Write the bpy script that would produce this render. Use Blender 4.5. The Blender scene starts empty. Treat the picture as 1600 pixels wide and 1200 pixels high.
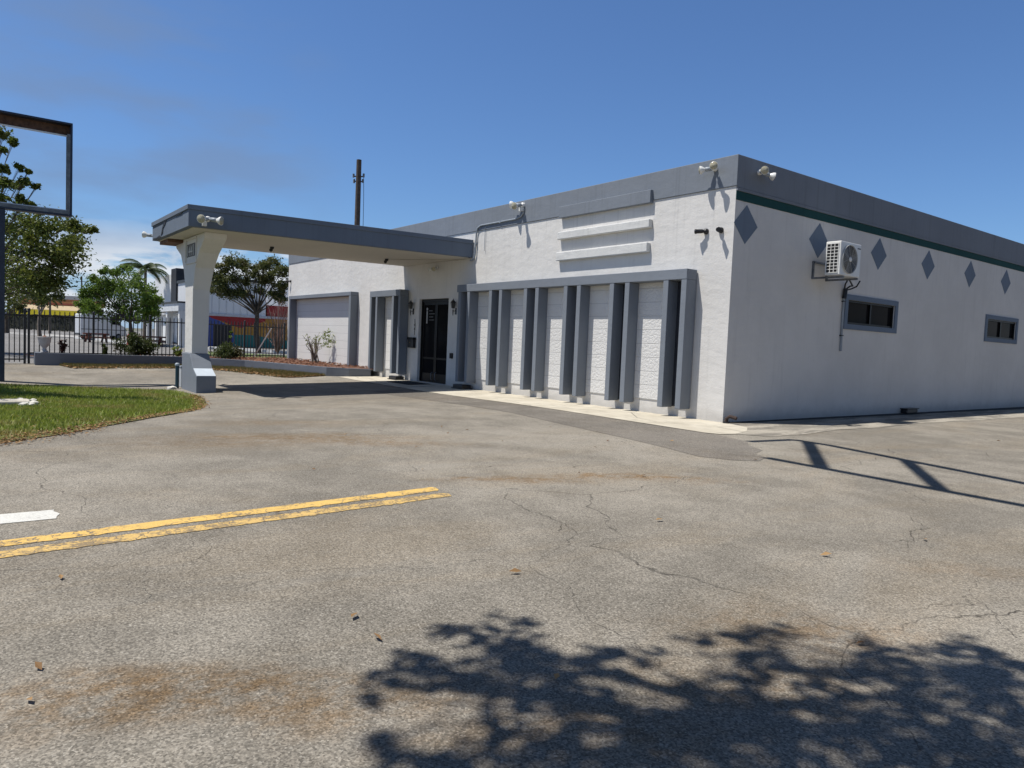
import bpy, bmesh, math, random
import numpy as np
from mathutils import Vector, Matrix
R_ = math.radians
scn = bpy.context.scene

# ------------------------------------------------------------------ camera
CAM = Vector((8.8476, -11.9880, 1.40)); F = 1126.0
RM = Matrix(((0.601014170, 0.0700004739, -0.796167006),
             (0.798125202, -0.00000858, 0.602491628),
             (0.0421678689, -0.997546958, -0.0558742987)))      # camera (right, down, forward) -> world
cd = bpy.data.cameras.new('camera'); cd.sensor_width = 36; cd.lens = 36 * F / 1600
cd.clip_start = 0.05; cd.clip_end = 6000
cam = bpy.data.objects.new('camera', cd); scn.collection.objects.link(cam)
r, d, f = RM.col[0], RM.col[1], RM.col[2]
M4 = Matrix.Identity(4)
for i in range(3):
    M4[i][0] = r[i]; M4[i][1] = -d[i]; M4[i][2] = -f[i]; M4[i][3] = CAM[i]
cam.matrix_world = M4
scn.camera = cam

# ------------------------------------------------------------------ sun, sky, exposure
SUN = Vector((-0.21, -0.40, 1.0)).normalized()
EL = math.asin(SUN.z); AZ = math.atan2(SUN.x, SUN.y)
sl = bpy.data.lights.new('sun', 'SUN'); sl.energy = 5.0; sl.angle = R_(0.53); sl.color = (1.0, 0.96, 0.90)
so = bpy.data.objects.new('sun', sl); scn.collection.objects.link(so)
so.rotation_euler = (-SUN).to_track_quat('-Z', 'Y').to_euler(); so.location = (0, -20, 40)
scn.view_settings.view_transform = 'Standard'; scn.view_settings.look = 'None'
scn.view_settings.exposure = 0.15; scn.view_settings.gamma = 1.0

world = bpy.data.worlds.new('World'); scn.world = world; world.use_nodes = True
wn = world.node_tree.nodes; wl = world.node_tree.links; wn.clear()

def nd(nt, typ, **kw):
    n = nt.nodes.new(typ)
    for k, v in kw.items():
        if k.startswith('i_'):
            n.inputs[k[2:].replace('_', ' ')].default_value = v
        else: setattr(n, k, v)
    return n
def lk(nt, a, b): nt.links.new(a, b)
def math_(nt, op, a, b=None, clamp=False):
    n = nt.nodes.new('ShaderNodeMath'); n.operation = op; n.use_clamp = clamp
    for k, v in ((0, a), (1, b)):
        if v is None: continue
        if hasattr(v, 'links'): nt.links.new(v, n.inputs[k])
        else: n.inputs[k].default_value = v
    return n.outputs[0]
def ramp_(nt, v, lo, hi, a=0.0, b=1.0, smooth=True):
    n = nt.nodes.new('ShaderNodeMapRange'); n.interpolation_type = 'SMOOTHSTEP' if smooth else 'LINEAR'
    nt.links.new(v, n.inputs[0])
    for k, x in ((1, lo), (2, hi), (3, a), (4, b)): n.inputs[k].default_value = x
    return n.outputs[0]
def mix_(nt, fac, a, b, mode='MIX'):
    n = nt.nodes.new('ShaderNodeMix'); n.data_type = 'RGBA'; n.blend_type = mode
    for s, v in ((n.inputs[0], fac), (n.inputs[6], a), (n.inputs[7], b)):
        if hasattr(v, 'links'): nt.links.new(v, s)
        elif isinstance(v, (tuple, list)): s.default_value = (*v[:3], 1)
        else: s.default_value = v
    return n.outputs[2]
def noise_(nt, vec, scale, detail=4, rough=0.55, dist=0.0):
    n = nt.nodes.new('ShaderNodeTexNoise')
    n.inputs['Scale'].default_value = scale; n.inputs['Detail'].default_value = detail
    n.inputs['Roughness'].default_value = rough; n.inputs['Distortion'].default_value = dist
    if vec is not None: nt.links.new(vec, n.inputs['Vector'])
    return n.outputs['Fac']
def vscale_(nt, vec, s, off=(0, 0, 0)):
    n = nt.nodes.new('ShaderNodeMapping'); n.inputs['Scale'].default_value = s; n.inputs['Location'].default_value = off
    nt.links.new(vec, n.inputs['Vector']); return n.outputs[0]

wt = world.node_tree
out = wn.new('ShaderNodeOutputWorld'); bg = wn.new('ShaderNodeBackground'); bg.inputs['Strength'].default_value = 0.076
sky = wn.new('ShaderNodeTexSky'); sky.sky_type = 'NISHITA'; sky.sun_disc = False
sky.sun_elevation = EL; sky.sun_rotation = AZ; sky.altitude = 0; sky.air_density = 1.0; sky.dust_density = 0.6; sky.ozone_density = 3.0
tc = wn.new('ShaderNodeTexCoord'); sep = wn.new('ShaderNodeSeparateXYZ'); wl.new(tc.outputs['Generated'], sep.inputs[0])
el = sep.outputs[2]
cn = noise_(wt, vscale_(wt, tc.outputs['Generated'], (5, 5, 17), (3.1, 0.4, 0.2)), 1.6, 9, 0.6, 0.35)
low = math_(wt, 'MULTIPLY', ramp_(wt, el, 0.0, 0.03), ramp_(wt, el, 0.075, 0.14, 1, 0))
cm = math_(wt, 'MULTIPLY', ramp_(wt, cn, 0.385, 0.53), low)
skyb = mix_(wt, 1.0, sky.outputs[0], (0.86, 1.13, 1.47), 'MULTIPLY')
skyb = mix_(wt, ramp_(wt, el, 0.44, 0.78), skyb, mix_(wt, 1.0, skyb, (0.46, 0.38, 0.32), 'MULTIPLY'))   # deeper, greyer blue overhead
skyb = mix_(wt, ramp_(wt, el, -0.02, 0.12, 0.75, 0.0), skyb, (4.6, 6.6, 9.4))
c1 = mix_(wt, math_(wt, 'MULTIPLY', cm, 0.92), skyb, (9.6, 10.0, 10.6))
# thin drifting smoke high on the left
dv = wn.new('ShaderNodeVectorMath'); dv.operation = 'DOT_PRODUCT'; wl.new(tc.outputs['Generated'], dv.inputs[0])
sd = (RM @ Vector(((230 - 800), (205 - 600), F))).normalized(); dv.inputs[1].default_value = sd
sm = math_(wt, 'MULTIPLY', ramp_(wt, dv.outputs['Value'], 0.965, 0.998),
           ramp_(wt, noise_(wt, vscale_(wt, tc.outputs['Generated'], (4, 4, 14)), 1.3, 5, 0.5), 0.35, 0.7))
c2 = mix_(wt, math_(wt, 'MULTIPLY', sm, 0.55), c1, (2.3, 3.2, 5.0))
wl.new(c2, bg.inputs['Color']); wl.new(bg.outputs[0], out.inputs[0])

# ------------------------------------------------------------------ helpers
def ray(px, py): return RM @ Vector((px - 800, py - 600, F))
def P(px, py, dep): return CAM + ray(px, py) * (dep / F)          # a point seen at a pixel, that many metres ahead
def G(x, y):                                                       # the lot dips gently away from the entrance
    s = min(1, max(0, (-3 - x) / 5.5)); s = s * s * (3 - 2 * s)
    e = 1 - min(1, max(0, (-13 - x) / 6)); e = e * e * (3 - 2 * e)
    return -0.031 * min(8.5, max(0, -y)) * s * e
def gnd(px, py):
    dr = ray(px, py); z = 0
    for _ in range(8):
        p = CAM + dr * ((z - CAM.z) / dr.z); z = G(p.x, p.y)
    return p

def setp(o, label=None, cat=None, group=None, kind=None):
    if label: o['label'] = label
    if cat: o['category'] = cat
    if group: o['group'] = group
    if kind: o['kind'] = kind
    return o
def empty(name, loc, label, cat, group=None, rz=0):
    o = bpy.data.objects.new(name, None); scn.collection.objects.link(o); o.location = loc; o.rotation_euler = (0, 0, rz)
    o.empty_display_size = 0.2
    return setp(o, label, cat, group)

class MB:
    def __init__(s): s.v = []; s.f = []; s.m = []; s.sm = []
    def add(s, v, f, mi=0, smooth=False):
        b = len(s.v); s.v += [tuple(x) for x in v]; s.f += [tuple(b + i for i in q) for q in f]
        s.m += [mi] * len(f); s.sm += [smooth] * len(f); return s
    def box(s, a, b, mi=0):
        x0, y0, z0 = [min(a[i], b[i]) for i in range(3)]; x1, y1, z1 = [max(a[i], b[i]) for i in range(3)]
        v = [(x0, y0, z0), (x1, y0, z0), (x1, y1, z0), (x0, y1, z0), (x0, y0, z1), (x1, y0, z1), (x1, y1, z1), (x0, y1, z1)]
        return s.add(v, [(0, 3, 2, 1), (4, 5, 6, 7), (0, 1, 5, 4), (1, 2, 6, 5), (2, 3, 7, 6), (3, 0, 4, 7)], mi)
    def prism(s, pts, axis, a, b, mi=0):
        # pts: 2D outline; axis 'y': (x,z) pts extruded in y; 'x': (y,z); 'z': (x,y)
        mk = {'y': lambda p, t: (p[0], t, p[1]), 'x': lambda p, t: (t, p[0], p[1]), 'z': lambda p, t: (p[0], p[1], t)}[axis]
        n = len(pts); v = [mk(p, a) for p in pts] + [mk(p, b) for p in pts]
        fs = [tuple(range(n)), tuple(range(2 * n - 1, n - 1, -1))] + [(i, i + n, (i + 1) % n + n, (i + 1) % n) for i in range(n)]
        return s.add(v, fs, mi)
    def beam(s, p, q, w, h=None, up=(0, 0, 1), mi=0):
        p = Vector(p); q = Vector(q); h = h or w; t = (q - p).normalized(); u = Vector(up)
        if abs(t.dot(u)) > .98: u = Vector((0, 1, 0))
        a = t.cross(u).normalized(); b = a.cross(t).normalized()
        v = [c + a * (w / 2 * i) + b * (h / 2 * j) for c in (p, q) for i, j in ((-1, -1), (1, -1), (1, 1), (-1, 1))]
        return s.add(v, [(0, 1, 2, 3), (7, 6, 5, 4), (0, 4, 5, 1), (1, 5, 6, 2), (2, 6, 7, 3), (3, 7, 4, 0)], mi)
    def tube(s, pts, rad, seg=8, mi=0, cap=True):
        pts = [Vector(p) for p in pts]; n = len(pts)
        if not isinstance(rad, (list, tuple)): rad = [rad] * n
        t0 = (pts[1] - pts[0]).normalized(); u = Vector((0, 0, 1)) if abs(t0.z) < .9 else Vector((1, 0, 0))
        a = t0.cross(u).normalized(); v = []
        for i in range(n):
            t = (pts[min(i + 1, n - 1)] - pts[max(i - 1, 0)]).normalized()
            a = (a - t * a.dot(t)).normalized(); b = t.cross(a)
            for k in range(seg):
                g = 2 * math.pi * k / seg; v.append(pts[i] + (a * math.cos(g) + b * math.sin(g)) * rad[i])
        fs = [(i * seg + k, i * seg + (k + 1) % seg, (i + 1) * seg + (k + 1) % seg, (i + 1) * seg + k) for i in range(n - 1) for k in range(seg)]
        s.add(v, fs, mi, True)
        if cap: s.add(v[:seg], [tuple(range(seg - 1, -1, -1))], mi); s.add(v[-seg:], [tuple(range(seg))], mi)
        return s
    def lathe(s, prof, c=(0, 0, 0), axis=(0, 0, 1), seg=20, mi=0):
        ax = Vector(axis).normalized(); u = Vector((1, 0, 0)) if abs(ax.x) < .9 else Vector((0, 1, 0))
        a = ax.cross(u).normalized(); b = ax.cross(a); c = Vector(c); v = []
        for rr, z in prof:
            for k in range(seg):
                g = 2 * math.pi * k / seg; v.append(c + ax * z + (a * math.cos(g) + b * math.sin(g)) * rr)
        n = len(prof)
        fs = [(i * seg + k, i * seg + (k + 1) % seg, (i + 1) * seg + (k + 1) % seg, (i + 1) * seg + k) for i in range(n - 1) for k in range(seg)]
        s.add(v, fs, mi, True)
        s.add(v[:seg], [tuple(range(seg - 1, -1, -1))], mi); s.add(v[-seg:], [tuple(range(seg))], mi)
        return s
    def build(s, name, mats, parent=None, bevel=0, recalc=True):
        me = bpy.data.meshes.new(name); me.from_pydata(s.v, [], s.f)
        mats = mats if isinstance(mats, (list, tuple)) else [mats]
        for m in mats: me.materials.append(m)
        me.polygons.foreach_set('material_index', s.m); me.polygons.foreach_set('use_smooth', s.sm)
        if recalc:
            b = bmesh.new(); b.from_mesh(me); bmesh.ops.recalc_face_normals(b, faces=b.faces); b.to_mesh(me); b.free()
        me.update()
        o = bpy.data.objects.new(name, me); scn.collection.objects.link(o)
        if parent: o.parent = parent
        if bevel:
            md = o.modifiers.new('bevel', 'BEVEL'); md.width = bevel; md.segments = 2; md.limit_method = 'ANGLE'; md.angle_limit = R_(40)
        return o

def wall_rects(mb, axis, at, thick, u0, u1, z0, z1, holes, mi=0):
    """A wall slab on the plane axis=at with rectangular holes (u0,u1,z0,z1), as one welded slab with real reveals."""
    us = sorted({u0, u1, *[h[0] for h in holes], *[h[1] for h in holes]}); zs = sorted({z0, z1, *[h[2] for h in holes], *[h[3] for h in holes]})
    solid = lambda i, j: 0 <= i < len(us) - 1 and 0 <= j < len(zs) - 1 and not any(h[0] < (us[i] + us[i + 1]) / 2 < h[1] and h[2] < (zs[j] + zs[j + 1]) / 2 < h[3] for h in holes)
    def pt(u, z, t): return (u, at + t, z) if axis == 'y' else (at + t, u, z)
    for i in range(len(us) - 1):
        for j in range(len(zs) - 1):
            if not solid(i, j): continue
            a, b, c, e = us[i], us[i + 1], zs[j], zs[j + 1]
            for t in (0, thick): mb.add([pt(a, c, t), pt(b, c, t), pt(b, e, t), pt(a, e, t)], [(0, 1, 2, 3)], mi)
            for (ii, jj, p, q) in ((i - 1, j, (a, c), (a, e)), (i + 1, j, (b, c), (b, e)), (i, j - 1, (a, c), (b, c)), (i, j + 1, (a, e), (b, e))):
                if not solid(ii, jj): mb.add([pt(*p, 0), pt(*q, 0), pt(*q, thick), pt(*p, thick)], [(0, 1, 2, 3)], mi)

def sheet(name, pts, dz, mat, step=0.8, kind='structure', label=None, parent=None, flat=None):
    bm = bmesh.new(); bm.faces.new([bm.verts.new((p[0], p[1], 0)) for p in pts])
    xs = [p[0] for p in pts]; ys = [p[1] for p in pts]
    for ax, lo, hi in ((0, min(xs), max(xs)), (1, min(ys), max(ys))):
        n = int((hi - lo) / step)
        for k in range(1, n + 1):
            co = [0, 0, 0]; no = [0, 0, 0]; co[ax] = lo + k * step; no[ax] = 1
            bmesh.ops.bisect_plane(bm, geom=bm.verts[:] + bm.edges[:] + bm.faces[:], plane_co=co, plane_no=no)
    for v in bm.verts: v.co.z = (G(v.co.x, v.co.y) if flat is None else flat) + dz
    bmesh.ops.recalc_face_normals(bm, faces=bm.faces)
    for fc in bm.faces:
        if fc.normal.z < 0: fc.normal_flip()
        fc.smooth = True
    me = bpy.data.meshes.new(name); bm.to_mesh(me); bm.free(); me.materials.append(mat)
    o = bpy.data.objects.new(name, me); scn.collection.objects.link(o)
    if kind: o['kind'] = kind
    if label: o['label'] = label
    if parent: o.parent = parent
    return o

# ------------------------------------------------------------------ materials
def new_mat(name):
    m = bpy.data.materials.new(name); m.use_nodes = True; nt = m.node_tree
    b = nt.nodes['Principled BSDF']; return m, nt, b
def pos_(nt): return nt.nodes.new('ShaderNodeNewGeometry').outputs['Position']
def bump_(nt, b, h, strength, dist=0.01):
    n = nt.nodes.new('ShaderNodeBump'); n.inputs['Strength'].default_value = strength; n.inputs['Distance'].default_value = dist
    nt.links.new(h, n.inputs['Height']); nt.links.new(n.outputs[0], b.inputs['Normal'])
def simple(name, col, rough=0.6, var=0.12, scale=3.0, bump=0.0, bscale=40, metal=0.0, spec=0.5):
    m, nt, b = new_mat(name); p = pos_(nt)
    a = tuple(c * (1 - var) for c in col); c_ = tuple(min(1, c * (1 + var)) for c in col)
    lk(nt, mix_(nt, ramp_(nt, noise_(nt, p, scale, 6, 0.65), 0.3, 0.7), a, c_), b.inputs['Base Color'])
    b.inputs['Roughness'].default_value = rough; b.inputs['Metallic'].default_value = metal; b.inputs['Specular IOR Level'].default_value = spec
    if bump: bump_(nt, b, noise_(nt, p, bscale, 5, 0.6), bump)
    return m

def stucco(name, col, dirt=0.35, streak=True, bump=0.35):
    m, nt, b = new_mat(name); p = pos_(nt)
    sepn = nt.nodes.new('ShaderNodeSeparateXYZ'); lk(nt, p, sepn.inputs[0]); z = sepn.outputs[2]
    n1 = noise_(nt, p, 0.55, 7, 0.68); n2 = noise_(nt, vscale_(nt, p, (6, 6, 0.5)), 1.0, 5, 0.6)
    base = mix_(nt, ramp_(nt, n1, 0.32, 0.7), tuple(c * 0.94 for c in col), tuple(min(1, c * 1.035) for c in col))
    if streak: base = mix_(nt, math_(nt, 'MULTIPLY', ramp_(nt, n2, 0.54, 0.74), 0.13), base, tuple(c * 0.5 for c in col))
    dn = noise_(nt, p, 3.0, 8, 0.7)
    dz = ramp_(nt, math_(nt, 'ADD', z, math_(nt, 'MULTIPLY', dn, 0.35)), 0.16, 0.52, 1, 0)
    base = mix_(nt, math_(nt, 'MULTIPLY', dz, dirt), base, (0.17, 0.16, 0.145))
    n3 = noise_(nt, vscale_(nt, p, (11, 11, 0.35)), 1.0, 4, 0.65)
    top = ramp_(nt, math_(nt, 'ADD', z, math_(nt, 'MULTIPLY', n1, 1.6)), 3.6, 5.6)
    base = mix_(nt, math_(nt, 'MULTIPLY', math_(nt, 'MULTIPLY', ramp_(nt, n3, 0.52, 0.70), top), 0.20), base, tuple(c * 0.45 for c in col))
    sp = ramp_(nt, noise_(nt, p, 9, 3, 0.5), 0.68, 0.74)
    base = mix_(nt, math_(nt, 'MULTIPLY', sp, 0.10), base, (0.28, 0.27, 0.25))
    lk(nt, base, b.inputs['Base Color']); b.inputs['Roughness'].default_value = 0.85; b.inputs['Specular IOR Level'].default_value = 0.25
    h = math_(nt, 'ADD', math_(nt, 'MULTIPLY', noise_(nt, p, 45, 4, 0.6), 0.35), math_(nt, 'ADD', noise_(nt, p, 5, 5, 0.6), noise_(nt, vscale_(nt, p, (1.2, 1.2, 3)), 1.6, 3, .5)))
    bump_(nt, b, h, bump, 0.03)
    return m

WHITE = stucco('white_stucco', (0.65, 0.632, 0.60))
GREY = stucco('grey_paint', (0.19, 0.212, 0.243), 0.1, True, 0.2)
GREYD = stucco('fascia_paint', (0.135, 0.165, 0.21), 0.05, True, 0.1)
GREEN = stucco('green_stripe_paint', (0.012, 0.062, 0.062), 0.0, False, 0.2)
BLUE = stucco('blue_grey_paint', (0.155, 0.195, 0.25), 0.0, False, 0.2)
LEDGE = stucco('weathered_ledge', (0.62, 0.62, 0.60), 0.1, True, 0.4)
SOFFIT = stucco('soffit_plaster', (0.56, 0.53, 0.47), 0.0, False, 0.15)
BLACK = simple('black_metal', (0.012, 0.012, 0.014), 0.4, 0.2)
NAVY = simple('navy_metal', (0.025, 0.033, 0.055), 0.35, 0.25, 6, metal=0.3)
STEEL = simple('weathered_steel', (0.16, 0.17, 0.18), 0.5, 0.35, 5, metal=0.4)
RUST = simple('rusty_steel', (0.10, 0.05, 0.03), 0.8, 0.5, 8, 0.3)
WHITEP = simple('white_plastic', (0.72, 0.72, 0.69), 0.35, 0.05)
PVC = simple('conduit_grey', (0.26, 0.29, 0.32), 0.5, 0.1)
LENS = simple('lamp_lens', (0.38, 0.35, 0.25), 0.12, 0.2, 30)
DARK = simple('dark_void', (0.01, 0.01, 0.012), 0.6, 0.3)
RUBBER = simple('black_rubber', (0.015, 0.015, 0.016), 0.8, 0.3, 20)
BRONZE = simple('bronze_frame', (0.012, 0.011, 0.010), 0.45, 0.3, 4, metal=0.6)
TEAL = simple('teal_pipe', (0.012, 0.05, 0.07), 0.4, 0.2)
CONC = simple('pale_concrete', (0.52, 0.48, 0.40), 0.9, 0.2, 2.2, 0.3)
CONCG = simple('grey_concrete', (0.33, 0.32, 0.29), 0.9, 0.2, 3, 0.3)
STONE = simple('white_stone', (0.6, 0.58, 0.52), 0.9, 0.15, 8, 0.4)
PLANTW = stucco('planter_paint', (0.16, 0.178, 0.21), 0.15, True, 0.3)
MULCH = simple('mulch', (0.13, 0.062, 0.038), 0.95, 0.55, 9, 0.8, 30)
BARK = simple('bark', (0.075, 0.058, 0.042), 0.95, 0.4, 6, 0.8, 25)
BARKP = simple('pale_bark', (0.17, 0.14, 0.11), 0.95, 0.3, 6, 0.6, 25)
WOODP = simple('pole_wood', (0.07, 0.052, 0.042), 0.9, 0.3, 3, 0.4, 20)
WHITEB = simple('white_siding', (0.72, 0.73, 0.72), 0.7, 0.05, 1.0)
VAN = simple('van_paint', (0.62, 0.63, 0.64), 0.25, 0.04)
TYRE = simple('tyre', (0.012, 0.012, 0.012), 0.85, 0.2)
PICNIC = simple('picnic_wood', (0.15, 0.05, 0.03), 0.7, 0.3, 6)
HYDR = simple('hydrant_red', (0.42, 0.016, 0.014), 0.4, 0.15)
ORANGE = simple('orange_paint', (0.42, 0.17, 0.06), 0.8, 0.15)
TAN = simple('tan_roof', (0.42, 0.33, 0.20), 0.85, 0.15)
YELLOW = simple('yellow_canvas', (0.86, 0.66, 0.02), 0.7, 0.06)
MRED = simple('mural_red', (0.30, 0.02, 0.02), 0.7, 0.12)
MBLUE = simple('mural_blue', (0.045, 0.075, 0.26), 0.7, 0.12)
MGOLD = simple('mural_gold', (0.40, 0.20, 0.025), 0.7, 0.15)
MTEAL = simple('mural_teal', (0.02, 0.17, 0.15), 0.7, 0.12)
DIGIT = simple('digit_paint', (0.5, 0.5, 0.48), 0.6, 0.05)

def glass_mat(name, col=(0.012, 0.012, 0.013), rough=0.04):
    m, nt, b = new_mat(name)
    b.inputs['Base Color'].default_value = (*col, 1); b.inputs['Roughness'].default_value = rough; b.inputs['IOR'].default_value = 1.13; b.inputs['Specular IOR Level'].default_value = 0.12
    p = pos_(nt); bump_(nt, b, noise_(nt, p, 1.2, 2, .5), 0.05, 0.02)
    return m
GLASS = glass_mat('tinted_glass')
SLOT = simple('slot_dark', (.022, .026, .035), .7, .2)  # even dark tone for the backing between paired fins

def panel_mat():
    m, nt, b = new_mat('relief_panel'); p = pos_(nt)
    s = nt.nodes.new('ShaderNodeSeparateXYZ'); lk(nt, p, s.inputs[0])
    row = math_(nt, 'FRACT', math_(nt, 'MULTIPLY', s.outputs[2], 1 / 0.305))
    joint = ramp_(nt, math_(nt, 'ABSOLUTE', math_(nt, 'SUBTRACT', row, 0.5)), 0.465, 0.495)
    vx = vscale_(nt, p, (1, 0, 1))
    v1 = nt.nodes.new('ShaderNodeTexVoronoi'); v1.feature = 'DISTANCE_TO_EDGE'; v1.inputs['Scale'].default_value = 11; v1.inputs['Randomness'].default_value = 0.75; lk(nt, vx, v1.inputs['Vector'])
    v2 = nt.nodes.new('ShaderNodeTexVoronoi'); v2.feature = 'F1'; v2.inputs['Scale'].default_value = 3.28; v2.inputs['Randomness'].default_value = 0.25; lk(nt, vx, v2.inputs['Vector'])
    ring = math_(nt, 'SINE', math_(nt, 'MULTIPLY', v2.outputs['Distance'], 26))
    h = math_(nt, 'ADD', math_(nt, 'MULTIPLY', ramp_(nt, v1.outputs['Distance'], 0.0, 0.14), 1.0), math_(nt, 'MULTIPLY', ring, 0.25))
    h = math_(nt, 'SUBTRACT', h, math_(nt, 'MULTIPLY', joint, 1.5))
    h = math_(nt, 'ADD', h, math_(nt, 'MULTIPLY', noise_(nt, p, 60, 3, .5), 0.3))
    base = mix_(nt, noise_(nt, p, 0.8, 6, .65), (0.60, 0.59, 0.57), (0.70, 0.69, 0.665))
    base = mix_(nt, math_(nt, 'MULTIPLY', joint, 0.5), base, (0.3, 0.3, 0.3))
    lk(nt, base, b.inputs['Base Color']); b.inputs['Roughness'].default_value = 0.85
    bump_(nt, b, h, 0.36, 0.010); return m
PANEL = panel_mat()

def asphalt(name, light, dark, stains=(), brown=0.4, crack=1.0):
    m, nt, b = new_mat(name); p = pos_(nt)
    big = noise_(nt, p, 0.16, 4, 0.62, 0.4); mid = noise_(nt, p, 1.3, 5, 0.7); fine = noise_(nt, p, 70, 2, 0.6)
    v = nt.nodes.new('ShaderNodeTexVoronoi'); v.inputs['Scale'].default_value = 125; lk(nt, p, v.inputs['Vector'])
    sc = nt.nodes.new('ShaderNodeSeparateColor'); lk(nt, v.outputs['Color'], sc.inputs[0])
    col = mix_(nt, ramp_(nt, math_(nt, 'ADD', math_(nt, 'MULTIPLY', big, 0.55), math_(nt, 'MULTIPLY', mid, 0.45)), 0.38, 0.62), dark, light)
    # tan dust drifts
    dust = ramp_(nt, noise_(nt, vscale_(nt, p, (0.9, 0.28, 1), (4, 2, 0)), 0.8, 6, 0.68, 0.8), 0.46, 0.70)
    col = mix_(nt, math_(nt, 'MULTIPLY', dust, brown), col, (light[0] * 0.93, light[1] * 0.80, light[2] * 0.62))
    # aggregate grains
    g1 = ramp_(nt, sc.outputs[0], 0.0, 1.0, 0.58, 1.42, False); g2 = ramp_(nt, fine, 0.25, 0.75, 0.70, 1.30, False)
    gm = math_(nt, 'MULTIPLY', g1, g2); gc = nt.nodes.new('ShaderNodeCombineColor')
    for k in range(3): lk(nt, gm, gc.inputs[k])
    col = mix_(nt, 1.0, col, gc.outputs[0], 'MULTIPLY')
    pale = ramp_(nt, sc.outputs[1], 0.93, 0.96); col = mix_(nt, math_(nt, 'MULTIPLY', pale, 0.45), col, (0.46, 0.43, 0.37))
    wv = nt.nodes.new('ShaderNodeVectorMath'); wv.operation = 'ADD'
    wn_ = nt.nodes.new('ShaderNodeTexNoise'); wn_.inputs['Scale'].default_value = 1.1; wn_.inputs['Detail'].default_value = 6; lk(nt, p, wn_.inputs['Vector'])
    lk(nt, p, wv.inputs[0]); ws = nt.nodes.new('ShaderNodeVectorMath'); ws.operation = 'SCALE'; ws.inputs['Scale'].default_value = 0.9
    lk(nt, wn_.outputs['Color'], ws.inputs[0]); lk(nt, ws.outputs[0], wv.inputs[1])
    # rust and leaf-tannin stains with ragged edges
    sepp = nt.nodes.new('ShaderNodeSeparateXYZ'); lk(nt, wv.outputs[0], sepp.inputs[0])
    tot = None
    for (sx, sy, rx, ry, rot, k) in stains:
        dx = math_(nt, 'SUBTRACT', sepp.outputs[0], sx + 0.45); dy = math_(nt, 'SUBTRACT', sepp.outputs[1], sy + 0.45)
        c, s = math.cos(rot), math.sin(rot)
        u = math_(nt, 'MULTIPLY', math_(nt, 'ADD', math_(nt, 'MULTIPLY', dx, c), math_(nt, 'MULTIPLY', dy, s)), 1 / rx)
        w = math_(nt, 'MULTIPLY', math_(nt, 'SUBTRACT', math_(nt, 'MULTIPLY', dy, c), math_(nt, 'MULTIPLY', dx, s)), 1 / ry)
        rr = math_(nt, 'SQRT', math_(nt, 'ADD', math_(nt, 'MULTIPLY', u, u), math_(nt, 'MULTIPLY', w, w)))
        e = math_(nt, 'MULTIPLY', ramp_(nt, rr, 0.15, 1.0, 1, 0), k)
        tot = e if tot is None else math_(nt, 'MAXIMUM', tot, e)
    if tot is not None:
        ragged = ramp_(nt, noise_(nt, vscale_(nt, p, (1.5, 1, 1)), 4.5, 8, 0.8), 0.36, 0.62)
        sfac = math_(nt, 'MULTIPLY', tot, ragged)
        col = mix_(nt, sfac, col, mix_(nt, 1.0, col, (0.74, 0.53, 0.32), 'MULTIPLY'))
    # cracks
    allc = None
    for scale, width, off in ((0.36, 0.0028, 0), (1.05, 0.0046, 7.3)):
        vc = nt.nodes.new('ShaderNodeTexVoronoi'); vc.feature = 'DISTANCE_TO_EDGE'; vc.inputs['Scale'].default_value = scale
        lk(nt, vscale_(nt, wv.outputs[0], (1, 1, 0), (off, off * 2, 0)), vc.inputs['Vector'])
        cmask = ramp_(nt, noise_(nt, p, 0.32 if off == 0 else 0.5, 4, .6), 0.43 if off == 0 else 0.47, 0.54 if off == 0 else 0.58)
        wvar = ramp_(nt, noise_(nt, p, 2.5, 3, .6), 0.3, 0.7, 0.25, 1.0)
        cr = ramp_(nt, vc.outputs['Distance'], 0.0, width * (1 if off == 0 else .7), 1, 0)
        cr = math_(nt, 'MULTIPLY', math_(nt, 'MULTIPLY', cr, cmask), wvar)
        allc = cr if allc is None else math_(nt, 'MAXIMUM', allc, cr)
    allc = math_(nt, 'MULTIPLY', allc, 0.85 * crack)
    col = mix_(nt, allc, col, (0.018, 0.016, 0.014))
    lk(nt, col, b.inputs['Base Color']); b.inputs['Roughness'].default_value = 0.92; b.inputs['Specular IOR Level'].default_value = 0.2
    h = math_(nt, 'SUBTRACT', math_(nt, 'ADD', math_(nt, 'MULTIPLY', sc.outputs[2], 0.5), math_(nt, 'MULTIPLY', fine, 0.6)), math_(nt, 'MULTIPLY', allc, 2.0))
    bump_(nt, b, h, 0.5, 0.006)
    return m

ST = []
for (px, py, rx, ry, rot, k) in ((450, 683, 2.4, .42, 1.25, .8), (560, 690, 2.0, .4, 1.0, .7), (330, 693, 1.5, .5, 1.3, .5), (795, 749, 1.1, .22, 1.1, .9), (985, 746, 1.5, .22, 1.0, .9),
                                 (420, 660, 1.5, .5, 1.2, .4), (300, 1100, 1.5, .28, 1.1, .9), (120, 1110, .9, .3, 1.1, .6), (1250, 985, .85, .45, 1.0, .65), (520, 1085, .9, .22, 1.1, .8),
                                 (900, 1150, 1.0, .2, 1.0, .6), (1190, 1065, .7, .3, 1.0, .6), (1540, 900, .9, .3, 0.9, .3)):
    g = gnd(px, py); ST.append((g.x, g.y, rx * 1.15, ry * 1.35, rot, k))
ASPH = asphalt('aged_asphalt', (0.272, 0.247, 0.206), (0.165, 0.149, 0.123), ST, 0.28, 1.0)
ASPHD = asphalt('dark_asphalt_patch', (0.19, 0.172, 0.148), (0.122, 0.11, 0.094), (), 0.3, 0.6)
LOT = asphalt('far_asphalt', (0.21, 0.205, 0.20), (0.16, 0.155, 0.15), (), 0.15, 0.3)

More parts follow.
